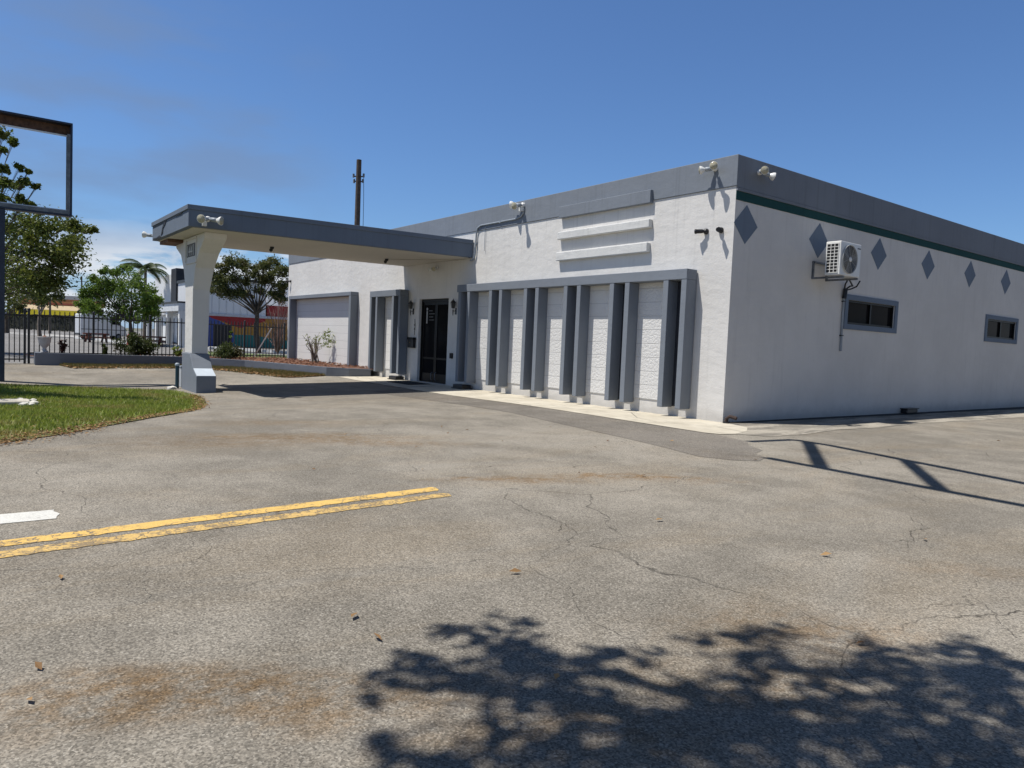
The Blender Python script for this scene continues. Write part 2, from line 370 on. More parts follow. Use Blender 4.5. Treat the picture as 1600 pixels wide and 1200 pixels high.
def concrete_mat():
    m, nt, b = new_mat('apron_concrete'); p = pos_(nt)
    n1 = noise_(nt, p, 1.0, 8, .7); n2 = noise_(nt, vscale_(nt, p, (1, 4, 1)), 1.4, 6, .7)
    col = mix_(nt, ramp_(nt, n1, .3, .7), (0.43, 0.385, 0.30), (0.56, 0.515, 0.42))
    col = mix_(nt, math_(nt, 'MULTIPLY', ramp_(nt, n2, .52, .68), .5), col, (0.2, 0.185, 0.16))
    v = nt.nodes.new('ShaderNodeTexVoronoi'); v.feature = 'DISTANCE_TO_EDGE'; v.inputs['Scale'].default_value = .4; lk(nt, p, v.inputs['Vector'])
    cr = math_(nt, 'MULTIPLY', ramp_(nt, v.outputs['Distance'], 0, .006, 1, 0), .8)
    col = mix_(nt, cr, col, (0.05, .045, .04))
    lk(nt, col, b.inputs['Base Color']); b.inputs['Roughness'].default_value = .9; bump_(nt, b, noise_(nt, p, 60, 4, .6), .3, .006); return m
APRON = concrete_mat()
def side_apron_mat():
    m, nt, b = new_mat('worn_apron'); p = pos_(nt)
    n1 = ramp_(nt, noise_(nt, vscale_(nt, p, (1.6, .45, 1)), 1.5, 8, .72, .5), .42, .60)
    col = mix_(nt, n1, (0.175, 0.158, 0.131), (0.36, 0.325, 0.265))
    g = ramp_(nt, noise_(nt, p, 80, 3, .6), .25, .75, .65, 1.3, False); gc = nt.nodes.new('ShaderNodeCombineColor')
    for k in range(3): lk(nt, g, gc.inputs[k])
    col = mix_(nt, 1.0, col, gc.outputs[0], 'MULTIPLY')
    lk(nt, col, b.inputs['Base Color']); b.inputs['Roughness'].default_value = .9; bump_(nt, b, noise_(nt, p, 60, 4, .6), .3, .006); return m
SIDEAP = side_apron_mat()

def paint_mat(name, col, wear):
    m, nt, b = new_mat(name); p = pos_(nt)
    wv = nt.nodes.new('ShaderNodeTexVoronoi'); wv.feature = 'DISTANCE_TO_EDGE'; wv.inputs['Scale'].default_value = 6.5; wv.inputs['Randomness'].default_value = 1
    nn = nt.nodes.new('ShaderNodeTexNoise'); nn.inputs['Scale'].default_value = 11; nn.inputs['Detail'].default_value = 5; lk(nt, p, nn.inputs['Vector'])
    va = nt.nodes.new('ShaderNodeVectorMath'); va.operation = 'MULTIPLY_ADD'; lk(nt, nn.outputs['Color'], va.inputs[0]); va.inputs[1].default_value = (.2, .2, .2); lk(nt, p, va.inputs[2])
    lk(nt, va.outputs[0], wv.inputs['Vector'])
    msk = ramp_(nt, noise_(nt, p, 1.6, 5, .65), .62 - wear * .3, .78 - wear * .3)
    cr = math_(nt, 'MULTIPLY', ramp_(nt, wv.outputs['Distance'], .0, .06, 1, 0), msk)
    chip = ramp_(nt, math_(nt, 'ADD', math_(nt, 'MULTIPLY', noise_(nt, p, 30, 6, .8), .6), math_(nt, 'MULTIPLY', noise_(nt, p, 3.5, 4, .7), .4)), .60 - wear * .09, .66 - wear * .09)
    w = math_(nt, 'MAXIMUM', cr, math_(nt, 'MULTIPLY', chip, .75))
    c = mix_(nt, noise_(nt, p, 3, 6, .7), tuple(x * .85 for x in col), tuple(min(1, x * 1.08) for x in col))
    fine = ramp_(nt, noise_(nt, p, 90, 3, .6), .25, .75, .75, 1.2, False); gc = nt.nodes.new('ShaderNodeCombineColor')
    for k in range(3): lk(nt, fine, gc.inputs[k])
    c = mix_(nt, 1.0, c, gc.outputs[0], 'MULTIPLY')
    lk(nt, mix_(nt, w, c, (0.12, 0.10, 0.08)), b.inputs['Base Color']); b.inputs['Roughness'].default_value = .75
    bump_(nt, b, noise_(nt, p, 80, 3, .6), .35, .005); return m
YEL1 = paint_mat('yellow_line_paint', (0.68, 0.44, 0.12), .75)
YEL2 = paint_mat('worn_yellow_line_paint', (0.60, 0.40, 0.13), 1.25)
WHT = paint_mat('white_line_paint', (0.62, 0.61, 0.56), .15)

def leaf_mat(name, a, b_, c=None, trans=0.35, rough=0.5):
    m, nt, b = new_mat(name)
    gi = nt.nodes.new('ShaderNodeNewGeometry'); rnd = gi.outputs['Random Per Island']
    col = mix_(nt, rnd, a, b_)
    if c: col = mix_(nt, ramp_(nt, noise_(nt, gi.outputs['Position'], 0.9, 3, .5), .5, .7), col, c)
    lk(nt, col, b.inputs['Base Color']); b.inputs['Roughness'].default_value = rough; b.inputs['Specular IOR Level'].default_value = .35
    t = nt.nodes.new('ShaderNodeBsdfTranslucent'); lk(nt, col, t.inputs[0]); ms = nt.nodes.new('ShaderNodeMixShader'); ms.inputs[0].default_value = trans
    lk(nt, b.outputs[0], ms.inputs[1]); lk(nt, t.outputs[0], ms.inputs[2]); lk(nt, ms.outputs[0], nt.nodes['Material Output'].inputs[0])
    return m
LEAF_OLIVE = leaf_mat('olive_leaves', (0.06, 0.09, 0.015), (0.17, 0.19, 0.035), (0.10, 0.14, 0.022))
LEAF_BRIGHT = leaf_mat('bright_leaves', (0.07, 0.13, 0.016), (0.17, 0.25, 0.035), (0.10, 0.16, 0.02))
LEAF_DARK = leaf_mat('dark_leaves', (0.05, 0.066, 0.018), (0.135, 0.145, 0.042), (0.125, 0.11, 0.03))
LEAF_PALE = leaf_mat('pale_leaves', (0.09, 0.11, 0.045), (0.15, 0.16, 0.07))
LEAF_PALM = leaf_mat('palm_leaves', (0.03, 0.055, 0.015), (0.07, 0.10, 0.03))
LEAF_BUSH = leaf_mat('bush_leaves', (0.035, 0.055, 0.014), (0.085, 0.11, 0.028), (0.07, 0.06, 0.025))
LEAF_RED = leaf_mat('croton_leaves', (0.03, 0.025, 0.02), (0.12, 0.05, 0.04))
LEAF_YEL = leaf_mat('yellow_green_leaves', (0.12, 0.17, 0.03), (0.26, 0.30, 0.06))
LEAF_DEAD = leaf_mat('dead_leaves', (0.12, 0.055, 0.022), (0.40, 0.25, 0.11), None, .15, .8)
GRASS = leaf_mat('grass_blades', (0.11, 0.155, 0.018), (0.34, 0.40, 0.065), (0.33, 0.27, 0.09), .35)
LAWNB = simple('lawn_soil', (0.115, 0.125, 0.038), .95, .45, 3, .8, 30)
LITTERB = simple('litter_soil', (0.115, 0.085, 0.045), .95, .5, 5, .8, 30)

# ------------------------------------------------------------------ ground, lot, markings
gm = MB(); gm.add([(-3000, -3000, -.42), (3000, -3000, -.42), (3000, 3000, -.42), (-3000, 3000, -.42)], [(0, 1, 2, 3)])
gm.build('ground', simple('far_ground', (.12, .12, .09), .95, .3, .2))['kind'] = 'structure'
sheet('driveway_asphalt', [(-21.4, -45), (45, -45), (45, 45), (-21.4, 45)], 0.0, ASPH, 1.2)
sheet('asphalt_patch_strip', [(-9.6, -3.0), (-6, -3.05), (-2.75, -3.2), (1.37, -3.86), (2.1, -4.02), (2.75, -4.2), (3.15, -4.02), (3.35, -3.72), (3.2, -3.35), (2.9, -3.15), (2.75, -2.75), (2.3, -2.45), (2.05, -2.1), (1.3, -1.85), (-9.6, -1.8)], 0.004, ASPHD, 1.0)
sheet('concrete_apron', [(-15.2, -1.55), (-9, -1.72), (-2, -1.77), (1.0, -1.84), (1.25, -1.74), (1.32, -1.4), (1.12, -.8), (.75, -.25), (.02, .05), (-15.2, .05)], 0.010, APRON, 0.8)
sheet('side_walkway', [(.0, .0), (.75, -.25), (1.12, -.8), (1.32, -1.4), (1.75, -1.1), (1.8, 0), (1.6, 1.4), (1.7, 3), (1.55, 5), (1.7, 8), (1.9, 24), (0, 24)], 0.006, SIDEAP, 1.2)
sheet('shaded_soil_strip', [(.0, .2), (.10, .1), (.16, 1.5), (.22, 3), (.2, 5), (.3, 7), (.26, 10), (.4, 14), (.35, 20), (.4, 27), (0, 27)], .014, simple('soil_with_shade', (.03, .027, .022), .95, .5, 6, .8, 30), .7)  # debris along the wall foot, with the shade there put into its dark colour
def strip(name, q, mat, dz): return sheet(name, q, dz, mat, 0.5)
def ragged(q):
    rj = random.Random(9); out_ = []
    for i in range(len(q)):
        a, b = q[i], q[(i + 1) % len(q)]; L = math.dist(a, b); k = max(1, int(L / .05))
        for j in range(k):
            t = j / k; nx, ny = -(b[1] - a[1]) / L, (b[0] - a[0]) / L; o_ = rj.gauss(0, .004) - (.018 if rj.random() < .05 else 0)
            out_.append((a[0] + (b[0] - a[0]) * t - nx * o_, a[1] + (b[1] - a[1]) * t - ny * o_))
    return out_
def ext(a, b, t): return (a[0] + (a[0] - b[0]) * t, a[1] + (a[1] - b[1]) * t)
A, B_ = (3.275, -11.83), (2.985, -8.47); A2, B2 = (3.432, -11.83), (3.150, -8.49)
strip('yellow_line_marking', ragged([ext(A, B_, .35), B_, (3.02, -8.435), (3.10, -8.45), B2, ext(A2, B2, .35)]), YEL1, .004)
A, B_ = (3.535, -11.83), (3.255, -8.52); A2, B2 = (3.69, -11.83), (3.405, -8.50)
strip('worn_yellow_line_marking', ragged([ext(A, B_, .35), B_, (3.31, -8.47), B2, ext(A2, B2, .35)]), YEL2, .004)
strip('white_lane_dash', ragged([(2.50, -13.2), (2.50, -11.47), (2.66, -11.455), (2.80, -11.48), (2.80, -13.2)]), WHT, .004)

LAWN = [(-.9, -12.0), (-1.28, -11.69), (-1.75, -11.15), (-2.4, -10.6), (-3.3, -9.85), (-4.4, -9.15), (-5.4, -8.62), (-6.5, -8.2), (-7.6, -7.85), (-8.9, -7.55), (-9.9, -7.42), (-10.3, -7.42), (-11.9, -7.55), (-12.9, -8.5), (-13.6, -9.6), (-14.3, -11.2), (-14.8, -13.5), (-14.8, -20), (0, -20)]
sheet('lawn', LAWN, 0.012, LAWNB, 0.8)
def inside(poly, x, y):
    c = False; n = len(poly)
    for i in range(n):
        x1, y1 = poly[i]; x2, y2 = poly[i - 1]
        if (y1 > y) != (y2 > y) and x < (x2 - x1) * (y - y1) / (y2 - y1) + x1: c = not c
    return c
def edge_dist(poly, x, y):
    b = 9
    for i in range(len(poly) - 1):
        ax, ay = poly[i]; bx, by = poly[i + 1]; L = (bx - ax) ** 2 + (by - ay) ** 2
        t = max(0, min(1, ((x - ax) * (bx - ax) + (y - ay) * (by - ay)) / L)); b = min(b, math.hypot(x - ax - t * (bx - ax), y - ay - t * (by - ay)))
    return b
rng = random.Random(5)
def build_grass():
    v = []; fc = []
    n = 0
    while n < 52000:
        x = rng.uniform(-15, 0); y = rng.uniform(-14, -7.3)
        if not inside(LAWN, x, y): continue
        if (x - CAM.x) * .798 - 0 > 1e9: continue
        e = edge_dist(LAWN, x, y)
        if rng.random() > min(1, .15 + e * 2.2): continue
        n += 1; z = G(x, y) + .012; h = rng.uniform(.035, .085) * (0.6 if e < .25 else 1); a = rng.uniform(0, 6.283); w = rng.uniform(.006, .012)
        lx, ly = rng.uniform(-.05, .05), rng.uniform(-.05, .05); ca, sa = math.cos(a) * w, math.sin(a) * w
        b = len(v); v += [(x - ca, y - sa, z), (x + ca, y + sa, z), (x + lx, y + ly, z + h)]; fc.append((b, b + 1, b + 2))
    me = bpy.data.meshes.new('grass_blades'); me.from_pydata(v, [], fc); me.materials.append(GRASS)
    o = bpy.data.objects.new('grass_blades', me); scn.collection.objects.link(o)
    setp(o, 'short green grass on the lawn beside the driveway', 'grass', None, 'stuff')
build_grass()

def flakes(name, spots, mat, label, cat, smin=.03, smax=.07):
    v = []; fc = []
    for (x, y, z) in spots:
        s = rng.uniform(smin, smax); a = rng.uniform(0, 6.283); u = Vector((math.cos(a), math.sin(a), rng.uniform(-.35, .35))).normalized()
        w = Vector((-math.sin(a), math.cos(a), rng.uniform(-.6, .6))).normalized(); c = Vector((x, y, z + s * .3)); b = len(v)
        v += [c - u * s, c - u * .1 * s + w * s * .45 + Vector((0, 0, s * .2)), c + u * s, c + w * (-s * .45) + Vector((0, 0, s * .15))]; fc.append((b, b + 1, b + 2, b + 3))
    me = bpy.data.meshes.new(name); me.from_pydata(v, [], fc); me.materials.append(mat)
    o = bpy.data.objects.new(name, me); scn.collection.objects.link(o); return setp(o, label, cat, None, 'stuff')
sp = []
for i in range(len(LAWN) - 8):
    a, b = LAWN[i], LAWN[i + 1]; L = math.dist(a, b)
    for k in range(int(L * (420 if i < 3 else 230))):
        t = rng.random(); o = rng.gauss(.12, .16 if i < 3 else .09); nx, ny = -(b[1] - a[1]) / L, (b[0] - a[0]) / L
        x = a[0] + (b[0] - a[0]) * t - nx * -o * -1; y = a[1] + (b[1] - a[1]) * t + ny * -o * -1 * 1
        x = a[0] + (b[0] - a[0]) * t + nx * o * 1.0; y = a[1] + (b[1] - a[1]) * t + ny * o * 1.0
        sp.append((x, y, G(x, y) + .012))
for k in range(500):
    x = rng.uniform(-13, -1); y = rng.uniform(-12, -8)
    if inside(LAWN, x, y): sp.append((x, y, G(x, y) + .03))
flakes('fallen_leaves', sp, LEAF_DEAD, 'dry brown leaves strewn along the lawn edge', 'leaves', .014, .034)
sp = []
for (px, py) in ((435, 803), (60, 1046), (553, 966), (46, 1098), (870, 1062), (1445, 845), (1030, 815), (730, 673), (690, 668), (860, 668), (1050, 690), (950, 690), (785, 690), (930, 600 + 100), (650, 700), (540, 680), (490, 735), (805, 897), (1345, 1008), (95, 905), (700, 678), (1290, 870), (590, 1000), (660, 735), (1180, 720), (1370, 700), (1560, 690), (1005, 745), (905, 740)):
    g = gnd(px, py); sp.append((g.x, g.y, .006))
flakes('scattered_leaves', sp, LEAF_DEAD, 'few dry leaves and bits scattered on the open asphalt', 'leaves', .022, .045)

# parking lot and street beyond the fence
sheet('parking_lot', [(-330, -160), (-21.4, -160), (-21.4, 200), (-330, 200)], -.03, LOT, 400, flat=0)
kb = MB()
for a, b in ((P(160, 531, 71), P(196, 536, 62)), (P(118, 527, 78), P(160, 531, 71)), (P(196, 536, 62), P(330, 545, 56)), (P(330, 544, 58), P(470, 552, 52))):
    kb.beam((a.x, a.y, .04), (b.x, b.y, .04), .35, .22)
kb.build('street_kerb', simple('kerb_white', (.6, .6, .58), .8, .1))['kind'] = 'structure'
sheet('verge_grass', [tuple(P(325, 550, 50)[:2]), tuple(P(470, 553, 48)[:2]), tuple(P(470, 552, 40)[:2]), tuple(P(325, 550, 41)[:2])], -.02, simple('verge_green', (.10, .13, .04), .95, .3, 4), 50, flat=0)
sheet('far_pavement', [tuple(P(5, 521, 105)[:2]), tuple(P(122, 524, 98)[:2]), tuple(P(122, 527, 84)[:2]), tuple(P(5, 524, 90)[:2])], -.02, simple('pale_pavement', (.36, .35, .33), .9, .1), 50, flat=0)

# ------------------------------------------------------------------ the building
BL = empty('commercial_building', (0, 0, 0), 'long white flat roofed commercial building with grey parapet, grey fins and entrance canopy', 'building')
XL, YB, HT = -24.65, 27.0, 5.27
DX0, DX1, DH = -12.28, -10.45, 2.74
LP = (-23.5, -17.2, .26, 2.98)      # big recessed panel on the far left
WIN = [(4.45, 6.75, 2.19, 2.76), (12.60, 14.90, 2.19, 2.76)]
mb = MB()
wall_rects(mb, 'y', 0, .28, XL, 0, -.35, 5.2, [(DX0, DX1, .02, DH), (LP[0], LP[1], LP[2], LP[3])])
wall_rects(mb, 'x', 0, -.28, .28, YB, -.35, 5.2, WIN)
mb.box((XL, .28, -.35), (XL + .28, YB, 5.2)); mb.box((XL + .28, YB - .28, -.35), (-.28, YB, 5.2))
mb.box((DX0 - .4, .85, 0), (DX1 + .4, .9, 3.2)); mb.box((LP[0] - .05, .24, .2), (LP[1] + .05, .279, 3.1))
mb.build('wall', WHITE, BL)
MB().box((XL + .3, .3, 4.75), (-.3, YB - .3, 4.85)).build('roof', simple('roof_felt', (.3, .3, .3), .9), BL)
# parapet bands, 2.5 cm proud, mitred at the corner
pb = MB()
pb.prism([(XL - .025, -.025), (.025, -.025), (0.0, 0.3), (XL - .025, .3)], 'z', 4.66, HT)
pb.build('parapet', GREY, BL, .012)
MB().prism([(.025, -.0245), (.025, YB), (-.3, YB), (-.3, .301), (0.0005, .301)], 'z', 4.63, HT - .002).build('parapet', GREY, BL, .012)
MB().box((.001, 0, 4.575), (.035, YB, 4.628)).build('stripe_trim', GREY, BL)
MB().box((.001, .004, 4.40), (.012, YB, 4.572)).build('stripe', GREEN, BL)
for yc in (.37, 3.05, 5.76, 8.43, 11.12, 13.80, 16.5, 19.2):
    MB().prism([(yc - .39, 3.955), (yc, 3.575), (yc + .39, 3.955), (yc, 4.345)], 'x', .001, .006).build('diamond', BLUE, BL)
# facade ledges
MB().box((-5.20, -.11, 4.60), (-2.14, .0, 4.885)).build('ledge', GREY, BL, .01)
MB().box((-5.21, -.12, 4.065), (-2.13, .0, 4.25)).build('ledge', LEDGE, BL, .015)
MB().box((-5.23, -.12, 3.535), (-2.16, .0, 3.745)).build('ledge', LEDGE, BL, .015)
# fin screen right of the door
def header(x0, x1): MB().box((x0, -.34, 2.86), (x1, -.02, 3.075)).build('header_beam', GREY, BL, .01)
def fin(x, z0=.2): MB().box((x - .07, -.335, z0), (x + .07, -.02, 2.858)).build('fin', GREY, BL, .01)
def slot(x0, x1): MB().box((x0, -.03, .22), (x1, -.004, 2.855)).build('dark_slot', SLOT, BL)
def relief(x0, x1, z0=.3, z1=2.95): MB().box((x0, -.018, z0), (x1, .02, z1)).build('relief_panel', PANEL, BL, .004)
PC = [-9.08 + 1.590 * k for k in range(6)]
header(PC[0] - .38, PC[-1] + .31)
for k, c in enumerate(PC):
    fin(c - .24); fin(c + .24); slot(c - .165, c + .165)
    if k: relief(PC[k - 1] + .30, c - .30)
# small fin screen left of the door
header(-15.32, -13.0)
for x in (-15.25, -14.78, -13.54, -13.07): fin(x)
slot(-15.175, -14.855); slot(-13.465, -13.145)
relief(-14.70, -13.62)
# far left framed panel
MB().box((LP[0] - .2, -.32, 2.98), (LP[1] + .2, .0, 3.13)).build('panel_frame', GREY, BL, .01)
MB().box((LP[0] - .2, -.315, .2), (LP[0] - .02, .0, 2.978)).build('panel_frame', GREY, BL, .01)
MB().box((LP[1] + .02, -.315, .2), (LP[1] + .2, .0, 2.978)).build('panel_frame', GREY, BL, .01)
MB().box((LP[0] + .004, .012, LP[2] + .004), (LP[1] - .004, .235, LP[3] - .004)).build('relief_panel', PANEL, BL)
# windows in the side wall
for (y0, y1, z0, z1) in WIN:
    fm = MB()
    for a, b in (((y0 - .14, z0 - .12), (y1 + .14, z0)), ((y0 - .14, z1), (y1 + .14, z1 + .12)), ((y0 - .14, z0), (y0, z1)), ((y1, z0), (y1 + .14, z1))):
        fm.box((.001, a[0], a[1]), (.03, b[0], b[1]))
    w = fm.build('window', BLUE, BL)
    MB().box((-.075, y0 + .002, z0 + .002), (-.065, y1 - .002, z1 - .002)).build('pane', GLASS, w)
    fr = MB(); ym = (y0 + y1) / 2
    for a, b in (((y0 + .003, z0 + .003), (y1 - .003, z0 + .05)), ((y0 + .003, z1 - .05), (y1 - .003, z1 - .003)), ((y0 + .003, z0 + .05), (y0 + .05, z1 - .05)), ((y1 - .05, z0 + .05), (y1 - .003, z1 - .05)), ((ym - .03, z0 + .05), (ym + .03, z1 - .05))):
        fr.box((-.063, a[0], a[1]), (-.02, b[0], b[1]))
    fr.build('frame', BRONZE, w)
# front door
fm = MB(); yd = .09
fm.box((DX0 + .002, yd, .03), (DX0 + .07, yd + .12, DH - .002)); fm.box((DX1 - .07, yd, .03), (DX1 - .002, yd + .12, DH - .002)); fm.box((DX0 + .07, yd, DH - .09), (DX1 - .07, yd + .12, DH - .002))
dr = fm.build('door', BRONZE, BL); xm = (DX0 + DX1) / 2
for s, x0, x1 in ((-1, DX0 + .075, xm - .004), (1, xm + .004, DX1 - .075)):
    lf = MB(); z0, z1 = .035, DH - .095
    lf.box((x0, yd + .03, z0), (x0 + .07, yd + .08, z1)); lf.box((x1 - .07, yd + .03, z0), (x1, yd + .08, z1)); lf.box((x0 + .07, yd + .03, z0), (x1 - .07, yd + .08, z0 + .28)); lf.box((x0 + .07, yd + .03, z1 - .09), (x1 - .07, yd + .08, z1)); lf.box((x0 + .07, yd + .035, .78), (x1 - .07, yd + .075, .84))
    lf.build('leaf', BRONZE, dr)
    MB().box((x0 + .07, yd + .05, z0 + .28), (x1 - .07, yd + .056, z1 - .09)).build('pane', GLASS, dr)
    xh = xm - s * -.12
    MB().tube([(xh, yd + .03, .1), (xh, yd - .03, .13), (xh, yd - .03, .33), (xh, yd + .03, .36)], .012).build('handle', STEEL, dr)
stk = MB().box((-12.02, yd + .046, 1.95), (-11.95, yd + .0495, 2.35)); stk.lathe([(.05, 0), (.05, .003)], (-11.985, yd + .046, 2.42), (0, 1, 0), 14)
stk.build('door_sticker', simple('sticker', (.38, .38, .38), .5), dr)
stl = MB()
for k in range(4): stl.box((-11.86, yd + .046, 2.05 + k * .1), (-11.86 + (.33, .27, .36, .22)[k], yd + .0495, 2.075 + k * .1))
stl.build('door_lettering', simple('faint_lettering', (.09, .09, .09), .5), dr)

# canopy
CT, CB = 4.42, 3.90
cpl = [(-13.5, -.024), (-9.15, -.024), (-9.90, -7.78), (-14.10, -7.80)]
def inset(pl, d):
    c = Vector((sum(p[0] for p in pl) / 4, sum(p[1] for p in pl) / 4)); return [(p[0] + (c.x - p[0]) / abs(c.x - p[0]) * d, p[1] if p[1] > -1 else p[1] + d) for p in pl]
cn_ = MB()
i1 = inset(cpl, .03); i2 = inset(cpl, .16)
cn_.prism(i1, 'z', CB + .004, CT - .12)
can = cn_.build('canopy', GREYD, BL)
lip = MB(); lip.prism(cpl, 'z', CT - .118, CT); lip.build('cornice', GREYD, can, .008)
MB().prism(i2, 'z', CB - .012, CB + .003).build('soffit', SOFFIT, can)
# torn fascia at the street end
yf = -7.777
for q in ([(-13.95, 4.30), (-12.3, 4.30), (-12.3, 4.27), (-13.95, 4.25)], [(-12.55, 4.27), (-12.3, 4.28), (-12.42, 4.2), (-12.66, 4.12), (-12.7, 4.0), (-12.95, 3.94), (-12.85, 4.03), (-12.78, 4.13)], [(-13.95, 3.96), (-13.5, 3.94), (-13.1, 3.97), (-12.9, 3.91), (-13.95, 3.91)], [(-11.2, 4.30), (-10.5, 4.30), (-10.55, 4.275), (-11.2, 4.27)]):
    MB().prism(q, 'y', yf, yf + .006).build('torn_fascia', DARK, can)
MB().prism([(-13.95, -7.6), (-12.9, -7.6), (-12.8, -7.2), (-13.85, -6.9)], 'z', 3.80, 3.884).build('hanging_board', RUST, can)

# canopy column
cy0 = -7.225
prof = [(-12.44, .78), (-11.65, .78), (-11.64, 2.48), (-11.45, 3.05), (-11.10, 3.42), (-10.56, 3.74), (-10.52, 3.885), (-13.65, 3.885), (-13.65, 3.72), (-13.06, 3.48), (-12.70, 3.05), (-12.46, 2.48)]
col_ = MB()
n = len(prof)
def back(z): return -6.82 + (0 if z < 2.2 else (z - 2.2) * .085)
v = [(x, cy0, z) for x, z in prof] + [(x, back(z), z) for x, z in prof]
col_.add(v, [tuple(range(n)), tuple(range(2 * n - 1, n - 1, -1))] + [(i, i + n, (i + 1) % n + n, (i + 1) % n) for i in range(n)])
column = col_.build('column', WHITE, BL, .01)
gb = -.45
pf = [(-12.49, gb), (-10.88, gb), (-10.88, .216), (-11.25, .39), (-11.62, .778), (-12.49, .778)]
MB().prism(pf, 'y', -7.28, -6.79).build('column_base', GREY, BL, .012)
MB().prism([(-10.877, .219), (-11.247, .394), (-11.247, .402), (-10.877, .228)], 'y', -7.27, -6.80).build('foot_cap', simple('pale_blue_paint', (.50, .56, .62), .6, .06), BL)
# number plate on the column
np_ = MB(); px0, px1, pz0, pz1 = -12.44, -11.30, 3.17, 3.845
for a, b in (((px0, pz1 - .04), (px1, pz1)), ((px0, pz0), (px1, pz0 + .04)), ((px0, pz0 + .04), (px0 + .04, pz1 - .04)), ((px1 - .04, pz0 + .04), (px1, pz1 - .04))): np_.box((a[0], -7.255, a[1]), (b[0], -7.2255, b[1]))
pl_ = np_.build('number_plate', WHITE, column)
MB().box((-12.34, -7.233, 3.36), (-11.46, -7.2255, 3.70)).build('plate_field', simple('plate_dark', (.09, .09, .095), .7, .3, 6), column)
def text(name, s, size, mat, parent, mw, ext_=.004):
    cu = bpy.data.curves.new(name, 'FONT'); cu.body = s; cu.size = size; cu.extrude = ext_; cu.align_x = 'CENTER'
    o = bpy.data.objects.new(name, cu); scn.collection.objects.link(o)
    bpy.context.view_layer.update()
    me = bpy.data.meshes.new_from_object(o.evaluated_get(bpy.context.evaluated_depsgraph_get())); bpy.data.objects.remove(o)
    me.materials.clear(); me.materials.append(mat)
    o = bpy.data.objects.new(name, me); scn.collection.objects.link(o); o.matrix_world = mw
    if parent: o.parent = parent
    return o
FRONT = Matrix.Rotation(math.pi / 2, 4, 'X')
text('house_number', '1441', .42, DIGIT, column, Matrix.Translation((-11.90, -7.239, 3.38)) @ FRONT)

# ------------------------------------------------------------------ fittings on the building
def lamp_cone(mb, mb2, p, dirv, s=1.0):
    d_ = Vector(dirv).normalized(); p = Vector(p)
    mb.lathe([(.034 * s, .066 * s), (.05 * s, .09 * s), (.074 * s, .125 * s), (.082 * s, .15 * s), (.084 * s, .165 * s)], p, d_, 18)
    mb2.lathe([(.078 * s, 0), (.06 * s, .016 * s), (.001, .026 * s)], p + d_ * .1655 * s, d_, 18)
def twin_flood(loc, nrm, arms, label, s=1.0, box=True, mat=None, sensor=False):
    o = empty('floodlight', loc, label, 'floodlight', 'twin floodlights on the building'); n_ = Vector(nrm); mat = mat or WHITEP
    b = MB(); b.lathe([(.055 * s, 0), (.055 * s, .045 * s), (.03 * s, .06 * s)], (0, 0, 0), n_, 14)
    if sensor: b.box((-.05, -.12, -.17), (.05, -.02, -.07)); b.beam((0, -.04, -.08), (0, -.04, 0), .025)
    b.build('base', mat, o)
    for a in arms:
        a = Vector(a).normalized(); hold = MB(); blb = MB(); lens = MB(); p0 = n_ * .04 * s; p1 = p0 + a * .13 * s
        hold.tube([p0, p0 + a * .05 * s], .016 * s, 8); hold.lathe([(.02 * s, .05 * s), (.04 * s, .06 * s), (.046 * s, .17 * s), (.03 * s, .185 * s)], p0, a, 14); lamp_cone(blb, lens, p0 + a * .12 * s, a, s)
        h = hold.build('lamp_head', PVC, o); blb.build('bulb', mat, h); lens.build('lens', LENS, h)
    return o
twin_flood((-.50, -.026, 5.07), (0, -1, 0), ((-.75, -.62, -.12), (.55, -.8, -.05)), 'twin white floodlight on the grey front parapet nearest the corner', 1.0)
twin_flood((.026, .66, 5.03), (1, 0, 0), ((.75, -.62, -.1), (.62, .74, -.3)), 'twin white floodlight high on the shaded side parapet', 1.0)
twin_flood((-6.78, -.026, 5.14), (0, -1, 0), ((-.88, -.45, .05), (.2, -.95, -.25)), 'white floodlight with sensor on the front parapet above a bent conduit', 1.2, sensor=True)
twin_flood((-9.80, -7.35, 4.10), (1, 0, .0), ((.75, -.62, -.15), (.7, .7, -.12)), 'white floodlight on the canopy fascia at its street corner', 1.25, sensor=True)
twin_flood((-14.07, -7.72, 4.05), (-1, 0, 0), ((-.6, -.7, .1), (-.7, .6, -.1)), 'white floodlight on the far edge of the canopy', 1.1)
twin_flood((-11.16, -.03, 3.72), (0, -1, 0), ((-.7, -.6, -.25), (.6, -.7, -.3)), 'small floodlight on the wall under the canopy above the door', .9)
def cam_bullet(loc, nrm, aim, label, L=.16):
    o = empty('security_camera', loc, label, 'camera', 'black security cameras'); n_ = Vector(nrm); a = Vector(aim).normalized()
    MB().lathe([(.06, 0), (.06, .03), (.045, .06), (.02, .075)], (0, 0, 0), n_, 16).build('base', BLACK, o)
    p = n_ * .075; b = MB(); b.tube([n_ * .05, p + a * .04], .018, 8); b.lathe([(.03, 0), (.042, .015), (.044, L), (.05, L + .005), (.05, L + .03), (.038, L + .03)], p + a * .02, a, 16)
    b.build('camera_body', BLACK, o); return o
cam_bullet((-.66, 0, 3.84), (0, -1, 0), (-.93, -.35, 0), 'black bullet camera pointing left on the white wall near the corner', .14)
cam_bullet((-.30, 0, 3.83), (0, -1, 0), (.55, -.83, -.1), 'black bullet camera facing the lot beside another near the corner', .1)
cam_bullet((-24.35, 0, 3.86), (0, -1, 0), (-.8, -.55, -.1), 'black camera at the far left end of the front wall', .14)
cam_bullet((.0, 3.95, 3.62), (1, 0, 0), (.8, .45, -.2), 'black camera on the side wall beside the air conditioner', .1)
cam_bullet((-12.1, -5.0, CB - .012), (0, 0, -1), (.7, -.6, -.3), 'small black camera under the canopy nearer the street', .04)
